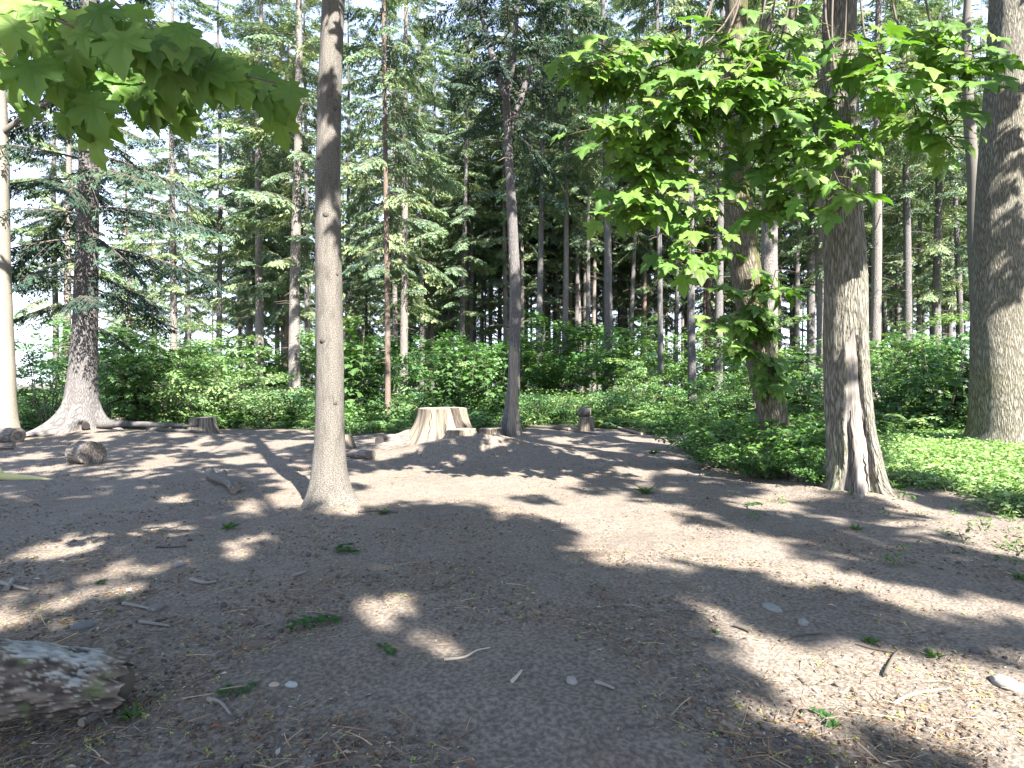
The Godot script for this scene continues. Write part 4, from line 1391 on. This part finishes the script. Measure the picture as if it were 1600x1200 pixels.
	var lax := (lb - la).normalized()
	var lup := (Vector3.UP - lax * lax.y).normalized()
	var lout := lup.cross(lax) * -1.0
	for j in 170:
		var t := j / 169.0
		lsv.append(t * 1.7)
		var c0 := la.lerp(lb, t) - L.position + Vector3(0, .05 * sin(t * PI), 0)
		var base := lerpf(.215, .115, pow(t, 1.6))
		for i in 120:
			var a := TAU * i / 120.0
			var d := lup * cos(a) - lout * sin(a)
			var lq := c0 + d * base
			var along := lq.dot(lax)
			var cross := lq - lax * along
			var lw := cross * 210.0 + lax * along * 75.0
			var plate: float = nz2.get_noise_3dv(lw)
			var chip: float = nz2.get_noise_3dv(lw * 2.6 + Vector3(50, 0, 0))
			var bulge: float = nz2.get_noise_3dv(lq * 45.0)
			var peel: float = nz2.get_noise_3dv(cross * 90.0 + lax * along * 34.0 + Vector3(0, 77, 0))
			var bare := smoothstep(.0, .07, .62 * cos(a - .05) - .42 + .75 * peel + .25 * chip)
			var r := base * (1.0 + .09 * bulge) + .016 * plate * (1.0 - bare) + .006 * chip + .006 * bare
			var c := c0 + lax * smoothstep(.9, 1.0, t) * (.05 * nz2.get_noise_2d(a * 25.0, 3.0) - .02)
			lpts.append(c + d * maxf(r, .01))
			var dark := C(.045, .036, .03).lerp(C(.17, .14, .11), clampf(plate * 1.5 + .35, 0.0, 1.0))
			if chip > .28: dark = dark.lerp(C(.32, .29, .24), .7)
			var moss: float = clampf(nz2.get_noise_3dv(lq * 80.0 + Vector3(9, 9, 9)) * 2.4 - .5, 0.0, .7)
			dark = dark.lerp(C(.10, .13, .045), moss)
			lcol.append(dark.lerp(C(.26, .265, .245) * clampf(1.0 + .7 * chip + .5 * plate, .5, 1.3), bare * smoothstep(.97, .9, t)))
	var lm := MB.new()
	lm.grid(lpts, 120, 170, true, 2.0, lsv, lcol)
	var lmat := mat(.95)
	lmat.heightmap_enabled = true
	lmat.heightmap_texture = (M.oldlog as StandardMaterial3D).heightmap_texture
	lmat.heightmap_scale = 1.5
	lmat.uv1_scale = Vector3(1, 1, 1)
	obj("bark", lm.mesh(), lmat, L)
	var eb := MB.new()
	tube(eb, PackedVector3Array([lb - L.position - lax * .10, lb - L.position - lax * .03, lb - L.position + lax * .015, lb - L.position + lax * .03]), PackedFloat32Array([.085, .09, .07, .02]), 26, .35, 2.5, C(.07, .062, .045), true)
	obj("broken_end", eb.mesh(), M.paint, L)
	log_piece("mossy_stick", "greenish stick lying at the end of the big rotting log", "stick", ground_at(128, 1135) + Vector3(0, .03, 0), ground_at(200, 1092) + Vector3(0, .03, 0), .022, .025, M.smooth, .2, .01)
	# loose sticks
	var sticks := [
		["crooked dark stick standing out on the sunlit dirt", [[1383, 1052], [1392, 1030], [1402, 1012], [1422, 1004]], .012, 0],
		["curved pale stick lying on the shaded dirt near the middle", [[694, 1034], [725, 1031], [745, 1022], [766, 1018]], .008, 1],
		["bent grey twig on the dirt beside the big rotting log", [[325, 1096], [345, 1102], [360, 1120]], .010, 2],
		["long white stick bleached by the sun on the bright dirt", [[1395, 1095], [1420, 1082], [1450, 1078], [1486, 1072]], .008, 1],
		["short thick dark stick on the lit edge of the dirt", [[1147, 980], [1160, 985], [1171, 990]], .013, 0],
		["grey chip of bark lying flat in the shade", [[298, 910], [320, 915], [338, 912]], .016, 2],
		["broken grey stick pointing at the big rotting log", [[218, 978], [240, 980], [265, 981]], .012, 2],
		["stick with a knot lying in the needle litter", [[192, 950], [222, 955], [242, 960]], .012, 2],
		["dark flat stick in the shade below the smooth grey tree", [[245, 858], [270, 859], [292, 857]], .012, 0],
		["slanting thin stick near the middle of the litter", [[456, 902], [470, 898], [480, 893]], .013, 2],
		["thin stick crossing the shadow on the far dirt", [[1218, 1000], [1250, 992], [1285, 988]], .008, 0],
		["forked twig lying near the round patch of sun", [[675, 922], [690, 926], [705, 915]], .009, 0],
		["grey stick lying by the crooked dark one", [[1340, 1003], [1365, 1008], [1398, 1012]], .009, 0],
		["pale stick beside the herb tuft in the near dirt", [[930, 1075], [945, 1080], [960, 1086]], .011, 2],
		["short pale stick standing out in the near shade", [[800, 1076], [808, 1066], [815, 1055]], .010, 1],
		["bare root tip poking from the dirt by the grey tree", [[560, 806], [590, 803], [622, 805]], .014, 0],
		["straight stick on the dirt between leaning maple and scarred maple", [[1075, 742], [1095, 741], [1118, 737]], .018, 2],
		["crossed grey sticks' lower piece near the picture's edge", [[2, 914], [25, 922], [45, 925]], .016, 2],
		["crossed grey sticks' upper piece near the picture's edge", [[10, 926], [18, 915], [20, 908]], .02, 2],
	]
	for s in sticks:
		var K := []
		for c in s[1]:
			K.append(ground_at(c[0], c[1]) + Vector3(0, float(s[2]) * .9, 0))
		var o := thing("stick", s[0], "stick", K[0], "loose sticks on the dirt")
		var loc := []
		for c in K: loc.append(c - o.position)
		var sb := MB.new()
		var rr := []
		for i in loc.size(): rr.append(float(s[2]) * (1.0 - .5 * i / float(loc.size() - 1)))
		tube(sb, smooth_line(loc, 5), smooth_nums(rr, 5), 7, .25, 8.0, [C(.09, .075, .06), C(.42, .37, .29), C(.22, .20, .17)][s[3]], true)
		obj("wood", sb.mesh(), M.paint, o)
	# stones
	for s in [["flat grey stone on the sunlit edge of the shade", 1205, 948, .055, .5, C(.2, .2, .18)], ["small grey stone beside the flat stone", 1255, 971, .035, .7, C(.22, .21, .2)], ["little white stone in the near shade", 455, 1074, .026, .6, C(.34, .34, .325)],
			["pale chip of wood next to the white stone", 428, 1075, .022, .4, C(.36, .30, .23)], ["large sun-bleached stone at the sunny near corner", 1573, 1062, .065, .45, C(.22, .21, .19)], ["dark stone between the litter sticks", 245, 955, .045, .7, C(.15, .14, .13)],
			["rounded grey stone on the shaded needle litter", 280, 882, .045, .5, C(.14, .14, .15)], ["tiny white pebble in the shade", 201, 923, .018, .6, C(.5, .5, .48)], ["brownish stone near the shadow's edge", 1525, 1015, .03, .7, C(.1, .09, .085)],
			["stone half sunk in the dirt near the near edge", 893, 1070, .03, .6, C(.25, .23, .2)], ["grey stone lying on the far sunny dirt", 1203, 805, .05, .6, C(.16, .15, .14)], ["dark stone in front of the dim litter", 130, 985, .05, .6, C(.13, .13, .13)]]:
		var g := ground_at(s[1], s[2])
		var mb2 := MB.new()
		var sp := PackedVector3Array()
		var v2 := PackedFloat32Array()
		var size: float = s[3]
		for j in 9:
			var ph := -PI / 2 + PI * j / 8.0
			v2.append(j / 8.0)
			for i in 14:
				var a := TAU * i / 14.0
				var d := Vector3(cos(a) * cos(ph), sin(ph), sin(a) * cos(ph))
				var r := size * (1.0 + .28 * nz2.get_noise_3d(d.x * 9.0 + g.x * 50.0, d.y * 9.0, d.z * 9.0))
				sp.append(d * r * Vector3(1.2, s[4], .9))
		var cs := PackedColorArray()
		for i in sp.size(): cs.append(tone(s[5], .1))
		mb2.grid(sp, 14, 9, true, 1.0, v2, cs)
		var o := obj("stone", mb2.mesh(), M.paint)
		o.position = g + Vector3(0, size * float(s[4]) * .2, 0)
		o.rotation.y = rng.randf() * TAU
		tag(o, s[0], "stone", "loose stones on the dirt")

# ------------------------------------------------------------------ shrubs and small plants
func shrubs() -> void:
	var sets := []   # small protos: [h, foliage, stems]
	var g1 := C(.15, .25, .095)
	var g2 := C(.105, .205, .085)
	var g3 := C(.22, .32, .14)
	var protos := [shrub(2.8, 2.0, 7, 1700, .12, g2, .7), shrub(2.4, 2.3, 8, 1700, .105, g1, .65), shrub(3.4, 1.9, 5, 1350, .13, g1, .85), shrub(1.5, 1.9, 9, 1500, .085, g3, .55), shrub(1.2, 1.7, 9, 1300, .08, g2, .5), shrub(.75, 1.2, 9, 900, .105, C(.12, .225, .06), .36), shrub(4.6, 1.8, 3, 850, .135, g3, 1.0)]
	var ph := [2.8, 2.4, 3.4, 1.5, 1.2, .75, 4.6]
	# young maple with broad leaves
	var yl := SurfaceTool.new()
	yl.begin(Mesh.PRIMITIVE_TRIANGLES)
	var ys := MB.new()
	for st in 4:
		var a := TAU * st / 4.0 + rng.randf()
		var o := Vector3(cos(a), 0, sin(a))
		var P := smooth_line([o * .05, o * .25 + Vector3(0, 1.0, 0), o * .5 + Vector3(0, 1.9, 0), o * .7 + Vector3(0, 2.4 + .3 * st, 0)], 5)
		tube(ys, P, smooth_nums([.022, .016, .01, .004], 5), 5)
		for q in 62:
			var t := .25 + .75 * rng.randf()
			var p := P[int(t * (P.size() - 1))]
			var d := (rand_dir() * Vector3(1, .3, 1) + o * .3).normalized()
			var e := p + d * rng.randf_range(.15, .75) * (1.15 - .5 * t)
			ys.blade(p, (e - p).normalized(), Vector3.UP, p.distance_to(e), .01, C(.1, .1, .06), 0.0)
			var b := leaf_basis((d + Vector3(0, rng.randf_range(-.7, -.1), 0)).normalized(), (Vector3.UP + rand_dir() * .3 + Vector3(0, 0, .3)).normalized(), rng.randf_range(.14, .27))
			yl.append_from(leaf_short[q % 2], 0, Transform3D(b, e))
	protos.append([yl.commit(), ys.mesh()])
	ph.append(2.9)
	# x, depth, height, proto, label
	var T := [
		[42, 19.5, 1.0, 1, "green bush under the sunlit pale trunk at the open corner"],
		[75, 19.0, 2.4, 0, "leafy bush between the sunlit trunk and the flared conifer"],
		[52, 22.5, .9, 3, "low bright bush in the open corner behind the lying logs"],
		[172, 20.0, 2.6, 2, "tall thin-stemmed bush rising just past the flared conifer"],
		[215, 19.6, 2.9, 7, "hazel-like bush with several dark stems behind the long root"],
		[262, 19.8, 3.3, 2, "tallest leafy bush, with dark bare stems, before the mottled conifer"],
		[230, 23.0, 3.0, 1, "dim bush filling the gap behind the hazel-like bush"],
		[310, 20.2, 1.9, 3, "pale bush above the short sunlit stump"],
		[345, 21.5, 2.4, 1, "brightest sunlit bush, rounded, behind the short stump"],
		[385, 21.0, 2.1, 3, "bright bush at the foot of the whitish-footed conifer"],
		[425, 20.0, 1.5, 3, "fern-like pale bush near the stout sunlit conifer"],
		[462, 20.5, 1.6, 4, "dark low bush touching the smooth grey tree's edge"],
		[300, 25.0, 2.5, 0, "bush standing farther in behind the brightest one"],
		[555, 21.0, 3.2, 7, "tall green sapling bush just behind the smooth grey tree"],
		[530, 24.0, 4.0, 2, "taller sapling reaching up beside the smooth grey tree"],
		[585, 22.0, 2.3, 0, "round dark bush before the reddish slender trunk"],
		[640, 21.0, 1.3, 4, "low dark bush directly behind the big stump"],
		[690, 20.0, 1.7, 7, "broad-leaved bush above the big stump's sawn top"],
		[725, 20.5, 2.6, 7, "broad-leaved sapling with a pointed top behind the stump's bark strip"],
		[770, 19.6, 2.0, 7, "dark bush pressed against the forked tree"],
		[845, 21.0, 1.2, 4, "low bush at the foot of the first stout trunk past the forked tree"],
		[900, 21.5, 1.1, 3, "pale-tipped low bush behind the log seat"],
		[955, 21.0, 1.3, 4, "dark low bush under the stoutest mid-wood trunk"],
		[1005, 22.0, 1.8, 1, "loose sunlit bush at the dirt path's far end"],
		[1060, 22.5, 1.7, 1, "twiggy bush behind the rough-barked conifer"],
		[1110, 19.0, 1.6, 0, "dark bush in the gap before the forked-foot conifer"],
		[1165, 18.5, 1.8, 1, "bush behind the leaning maple's foot"],
		[1245, 17.0, 2.2, 7, "leafy bush between leaning maple and scarred maple"],
		[1270, 20.0, 2.8, 1, "taller dim bush between leaning maple and scarred maple"],
		[1385, 18.5, 2.3, 1, "sunlit topped shrub just past the scarred maple"],
		[1425, 17.5, 2.0, 0, "dense dark shrub in the middle between the two maples"],
		[1475, 17.0, 2.5, 7, "arching shrub with long sprays near the curved trunk"],
		[1505, 18.5, 2.8, 0, "dense shrub filling the gap before the thick furrowed maple"],
		[1440, 21.0, 3.0, 2, "tall back shrub under the straight dark conifer"],
		[1395, 23.0, 3.3, 0, "tall shrub at the foot of the sunlit mottled conifer"],
		[60, 21.5, 4.2, 6, "thin-stemmed sapling over the bush between sunlit trunk and flared conifer"],
		[195, 21.0, 3.9, 6, "sapling with two bare stems standing over the hazel-like bush"],
		[285, 22.0, 4.3, 6, "slender sapling beside the mottled conifer"],
		[365, 23.5, 3.8, 6, "pale slender sapling over the brightest sunlit bush"],
		[570, 22.5, 4.6, 6, "slender sapling reaching over the bush behind the smooth grey tree"],
		[665, 23.0, 3.6, 6, "slender sapling behind the big stump"],
		[745, 22.0, 3.4, 6, "slender sapling between the pointed one and the forked tree"],
		[1000, 23.5, 3.6, 6, "slender sapling at the foot of the leaning dark conifer"],
		[1185, 20.0, 4.2, 6, "slender sapling behind the leaning maple"],
		[1400, 20.5, 4.2, 6, "slender sapling between sunlit mottled conifer and straight dark one"],
		[1490, 19.5, 4.4, 6, "slender sapling before the slim curved trunk"],
		[1630, 17.0, 2.2, 1, "shrub past the thick furrowed maple"],
	]
	var sapling_mat := leafy(C(.085, .165, .05), C(.6, .75, .28), .5)
	for t in T:
		var z: float = t[1]
		var x := (float(t[0]) - 800.0) * z / FOC
		var o := thing("bush", t[4], "bush", Vector3(x, gy(x, -z) - .03, -z), "bushes of the undergrowth")
		var k: int = t[3]
		obj("foliage", protos[k][0], sapling_mat if k == 7 else M.herb, o)
		obj("stem", protos[k][1], M.twig, o)
		var s := 1.07 * float(t[2]) / float(ph[k])
		o.scale = Vector3(s, s, s) * Vector3(1.1, 1, 1.1)
		o.rotation.y = rng.randf() * TAU
	# brush far inside the wood
	var fx := [[], []]
	var ft := [[], []]
	for i in 170:
		var z := rng.randf_range(30.0, 75.0)
		var x := rng.randf_range(-.76, 1.0) * z
		var s := rng.randf_range(.9, 1.9)
		fx[i % 2].append(Transform3D(Basis(Vector3.UP, rng.randf() * TAU).scaled_local(Vector3(s * 1.4, s, s * 1.4)), Vector3(x, gy(x, -z) - .05, -z)))
		var b := rng.randf_range(.8, 1.3)
		ft[i % 2].append(Color(b, b, b * .9))
	for i in 2:
		var far := scatter("brush", protos[i][0], M.herb, fx[i], ft[i])
		tag(far, ["dim brush filling the far floor of the wood", "lighter brush mixed into the far floor of the wood"][i], "undergrowth")
	# leafy low bushes round the leaning maple
	var U := [
		[1065, 676, .55, "low bush forming the tip of the green patch on the dirt path"],
		[1088, 706, .6, "low bush at the path edge before the rough-barked conifer"],
		[1130, 690, .75, "leafy bush behind the path-edge bush near the leaning maple"],
		[1120, 728, .55, "front bush of the green patch spilling on the dirt"],
		[1165, 712, .8, "bush hiding the leaning maple's foot on its path side"],
		[1175, 744, .5, "small bush at the shaded front of the green patch"],
		[1225, 745, .6, "bush in front of the leaning maple's foot"],
		[1265, 727, .85, "maple-leaved bush between the leaning maple's foot and the scarred maple"],
		[1240, 700, .9, "pale-leaved bush just past the leaning maple's foot"],
		[1285, 752, .5, "low leaves touching the scarred maple's root"],
		[1275, 765, .32, "small leafy plant on the dirt right at the scarred maple's root"],
	]
	for t in U:
		var g := ground_at(t[0], t[1])
		var o := thing("low_bush", t[3], "bush", g - Vector3(0, .03, 0), "low bushes round the leaning maple")
		obj("foliage", protos[5][0], M.herb, o)
		obj("stem", protos[5][1], M.twig, o)
		var s := float(t[2]) / .75
		o.scale = Vector3(s, s, s) * Vector3(1.15, 1, 1.15)
		o.rotation.y = rng.randf() * TAU
	# fallen leafy sprigs and tufts on the dirt
	var W := [
		[543, 855, .17, 0, "dark green fallen sprig lying before the smooth grey tree"],
		[357, 824, .15, 1, "small upright herb on the dirt before the grey broken branch"],
		[497, 978, .16, 0, "fallen sprig of narrow leaves near the round patch of sun"],
		[597, 805, .12, 1, "bright grass tuft at the foot of the smooth grey tree"],
		[1010, 770, .22, 1, "grass tuft on the sunlit dirt in the middle"],
		[368, 1083, .09, 0, "green sprig on the shaded dirt near the bent twig"],
		[207, 1122, .10, 1, "pale green tuft beside the mossy stick"],
		[606, 1022, .07, 0, "tiny green sprig below the round patch of sun"],
		[1462, 1018, .09, 1, "small weed on the sunlit dirt near the crooked stick"],
		[1358, 998, .08, 1, "grassy weed beside the grey stick on the lit dirt"],
		[1120, 988, .05, 1, "single green weed on the shadow's edge"],
		[1292, 1122, .07, 0, "small green weed at the near edge of the dirt"],
		[1595, 908, .10, 1, "grass tuft at the sunny edge of the dirt"],
		[1020, 712, .22, 1, "weed growing on the dirt before the green patch"],
		[1180, 790, .12, 0, "flat weed on the dirt before the scarred maple"],
		[1340, 825, .12, 1, "weed in the dapples before the scarred maple's roots"],
		[1400, 770, .2, 1, "green herb beside the scarred maple's outer root"],
		[160, 912, .06, 0, "green sprig in the needle litter"],
	]
	var tuft := MB.new()
	for i in 26:
		var a := rng.randf() * TAU
		tuft.blade(Vector3(cos(a) * .1, 0, sin(a) * .1), (Vector3(cos(a), rng.randf_range(.4, 1.6), sin(a))).normalized(), Vector3(-sin(a) * .3, 1, cos(a) * .3).normalized(), rng.randf_range(.5, 1.1), rng.randf_range(.1, .25), tone(C(.075, .15, .035), .4), .1)
	var sprig := MB.new()
	for i in 22:
		var t := i / 21.0
		var p := Vector3((t - .5) * 2.0, .12 + .1 * sin(t * 9.0), .2 * sin(t * 4.0))
		var s := 1.0 if i % 2 == 0 else -1.0
		sprig.blade(p, Vector3(.5, rng.randf_range(-.1, .5), s).normalized(), (Vector3.UP + rand_dir() * .3).normalized(), rng.randf_range(.5, .8), .26, tone(C(.035, .12, .025), .3), .12)
	var tm := tuft.mesh()
	var spm := sprig.mesh()
	for t in W:
		var o := obj("weed", spm if t[3] == 0 else tm, M.herb)
		o.position = ground_at(t[0], t[1]) + Vector3(0, -.004, 0)
		o.scale = Vector3.ONE * float(t[2]) * (.8 if t[3] == 1 else .9)
		o.rotation.y = rng.randf() * TAU
		tag(o, t[4], "plant", "small weeds and sprigs on the dirt")

func inside(poly: PackedVector2Array, x: float, z: float) -> bool:
	return Geometry2D.is_point_in_polygon(Vector2(x, z), poly)

func ground_cover() -> void:
	var herbs := [herb_clump(26, .38, .42, .095, C(.11, .21, .085), .6), herb_clump(26, .42, .55, .075, C(.15, .25, .10), .65)]
	var fern := fern_clump(9, .8, C(.14, .24, .08))
	var xf := [[], [], []]
	var tn := [[], [], []]
	# undergrowth carpet of the wood
	var i := 0
	while i < 9000:
		i += 1
		var z := 16.6 + 34.0 * pow(rng.randf(), 1.7)
		var x := rng.randf_range(-1.05, 1.05) * z
		var edge := 18.6
		if x > -6.0: edge = 17.3
		if x > .2: edge = 19.4
		if x > 4.2: edge = 17.0
		if x > 8.5: edge = 15.6
		edge += nz.get_noise_2d(x * 9.0, 40.0) * .8
		if z < edge: continue
		var px := 800.0 + x / z * FOC
		if z < 19.0 and px > 20.0 and px < 190.0 and z < 18.2: continue
		var s := rng.randf_range(.7, 1.5) * (1.0 if z < edge + 1.2 else 1.5)
		var k := 2 if rng.randf() < .16 else (0 if rng.randf() < .55 else 1)
		xf[k].append(Transform3D(Basis(Vector3.UP, rng.randf() * TAU).scaled_local(Vector3(s, s * rng.randf_range(.8, 1.3), s)), Vector3(x, gy(x, -z) - .03, -z)))
		var b := rng.randf_range(.75, 1.25)
		tn[k].append(Color(b * rng.randf_range(.9, 1.2), b, b * rng.randf_range(.8, 1.1)))
	var u0 := scatter("undergrowth", herbs[0], M.herb, xf[0], tn[0])
	tag(u0, "dark green undergrowth carpeting the wood's edge", "undergrowth")
	var u1 := scatter("undergrowth", herbs[1], M.herb, xf[1], tn[1])
	tag(u1, "lighter leafy undergrowth mixed through the wood's edge", "undergrowth")
	var u2 := scatter("undergrowth", fern, M.herb, xf[2], tn[2])
	tag(u2, "ferns scattered through the undergrowth", "ferns")
	# pale ground cover round the furrowed maple
	var poly := PackedVector2Array()
	for q in [[1372, 668], [1395, 742], [1440, 762], [1520, 778], [1600, 800], [1800, 850], [2100, 850], [2100, 690], [1700, 668]]:
		var g := FOC * EYE / (float(q[1]) - 600.0)
		poly.append(Vector2((float(q[0]) - 800.0) * g / FOC, -g))
	var low := herb_clump(24, .28, .26, .075, C(.215, .325, .14), .75)
	var px2 := []
	var pt := []
	i = 0
	while i < 9000:
		i += 1
		var z := rng.randf_range(5.5, 18.0)
		var x := rng.randf_range(4.0, 19.0)
		var on := inside(poly, x + rng.randfn() * .28 + nz.get_noise_2d(x * 12.0, z * 12.0) * .7, -z + nz.get_noise_2d(x * 12.0 + 50.0, z * 12.0) * .7)
		if not on: continue
		var s := rng.randf_range(.7, 1.25)
		px2.append(Transform3D(Basis(Vector3.UP, rng.randf() * TAU).scaled_local(Vector3.ONE * s), Vector3(x, gy(x, -z) - .02, -z)))
		var b := rng.randf_range(.8, 1.2)
		pt.append(Color(b * rng.randf_range(.9, 1.15), b, b * .9))
	tag(scatter("ground_cover", low, M.herb, px2, pt), "pale green sunlit ground cover round the thick furrowed maple", "ground cover")
	# thin weeds on the dirt near it, and some at the bush's rim
	var small := herb_clump(9, .09, .07, .045, C(.10, .19, .05), .6)
	var wx := []
	var wt := []
	i = 0
	while i < 2600:
		i += 1
		var z := rng.randf_range(3.5, 14.0)
		var x := rng.randf_range(.8, 9.0)
		var px := 800.0 + x / z * FOC
		var py := 600.0 + EYE / z * FOC
		if px > 1640.0: continue
		var want := clampf((px - 1350.0) / 250.0, 0.0, 1.0) * clampf((900.0 - py) / 60.0, 0.0, 1.0)
		want = maxf(want, .35 * clampf((px - 1120.0) / 120.0, 0.0, 1.0) * clampf((830.0 - py) / 40.0, 0.0, 1.0))
		want *= clampf(nz.get_noise_2d(x * 14.0, z * 14.0) * 2.5 + .3, 0.0, 1.0)
		if rng.randf() > want: continue
		wx.append(Transform3D(Basis(Vector3.UP, rng.randf() * TAU).scaled_local(Vector3.ONE * rng.randf_range(.6, 1.5)), Vector3(x, gy(x, -z) - .005, -z)))
		wt.append(Color.WHITE * rng.randf_range(.8, 1.2))
	tag(scatter("weeds", small, M.herb, wx, wt), "thin low weeds creeping from the ground cover onto the dirt", "weeds")

# ------------------------------------------------------------------ litter
func litter() -> void:
	var chip := MB.new()
	chip.blade(Vector3(-.5, 0, 0), Vector3(1, .05, 0).normalized(), Vector3.UP, 1.0, .3, Color.WHITE, .3)
	var cm := chip.mesh()
	var tw := MB.new()
	tube(tw, PackedVector3Array([Vector3(-.5, .02, 0), Vector3(-.1, .05, .04), Vector3(.5, .03, -.03)]), PackedFloat32Array([.035, .03, .015]), 5, 0.0, 1.0, Color.WHITE, true)
	var tm := tw.mesh()
	var fl := MB.new()
	for i in 6: fl.blade(rand_dir() * Vector3(.3, .1, .3) + Vector3(0, .15, 0), (rand_dir() * Vector3(1, .4, 1)).normalized(), (Vector3.UP + rand_dir() * .4).normalized(), .6, .4, Color.WHITE, .15)
	var fm := fl.mesh()
	var clod := MB.new()
	var cp := PackedVector3Array()
	for j in 5:
		for i in 7:
			var a := TAU * i / 7.0
			var ph := -PI / 2 + PI * j / 4.0
			cp.append(Vector3(cos(a) * cos(ph), .6 * sin(ph), sin(a) * cos(ph)) * (.5 + .12 * sin(i * 2.3 + j)))
	clod.grid(cp, 7, 5, true, 1.0, PackedFloat32Array([0, .2, .4, .6, 1.0]), PackedColorArray())
	var om := clod.mesh()
	var X := [[], [], [], [], []]
	var T := [[], [], [], [], []]
	var n := 0
	while n < 90000:
		n += 1
		var z := 1.9 + 15.0 * pow(rng.randf(), 1.9)
		var x := rng.randf_range(-1.0, 1.0) * (z * .95 + .6)
		var dens := .36 + 1.5 * nz.get_noise_2d(x * 7.0 + 20.0, z * 7.0) + (.35 if x < -1.0 and z < 6.0 else 0.0)
		if rng.randf() > dens: continue
		var k := 0
		var r := rng.randf()
		if r < .34: k = 0        # tan chips
		elif r < .70: k = 1      # needles and twiglets
		elif r < .76: k = 2      # fallen flowers
		else: k = 3              # crumbs of soil and bark
		var s := 1.0
		var c := Color.WHITE
		match k:
			0:
				s = rng.randf_range(.009, .030) * (2.1 if rng.randf() < .06 else 1.0)
				c = [tone(C(.36, .29, .20), .35), tone(C(.24, .16, .09), .4), tone(C(.42, .37, .29), .3), tone(C(.22, .10, .05), .3)][rng.randi() % 4]
			1:
				s = rng.randf_range(.025, .09) * (1.9 if rng.randf() < .08 else 1.0)
				c = [tone(C(.22, .14, .08), .4), tone(C(.13, .10, .075), .4), tone(C(.34, .27, .18), .3)][rng.randi() % 3]
			2:
				s = rng.randf_range(.010, .026)
				c = tone(C(.38, .40, .13), .3)
			3:
				s = rng.randf_range(.008, .028) * (1.8 if rng.randf() < .05 else 1.0)
				c = tone(C(.12, .095, .075), .5)
		var b := Basis(Vector3.UP, rng.randf() * TAU) * Basis(Vector3.BACK, rng.randf_range(-.25, .25)) * Basis(Vector3.RIGHT, rng.randf_range(-.6, .6))
		var sc := Vector3.ONE * s
		if k == 1: sc = Vector3(s, s * .55, s * .55)
		X[k].append(Transform3D(b.scaled_local(sc), Vector3(x, gy(x, -z) + .002 + s * .08, -z)))
		T[k].append(c)
	tag(scatter("wood_chip_litter", cm, M.paint, X[0], T[0]), "tan chips of bark and wood strewn over the dirt", "litter")
	tag(scatter("twig_litter", tm, M.paint, X[1], T[1]), "needles and tiny twigs strewn over the dirt", "litter")
	tag(scatter("flower_litter", fm, M.herb, X[2], T[2]), "yellow-green fallen maple flowers strewn over the dirt", "litter")
	tag(scatter("soil_crumb_litter", om, M.paint, X[3], T[3]), "crumbs of soil and bark strewn over the dirt", "litter")
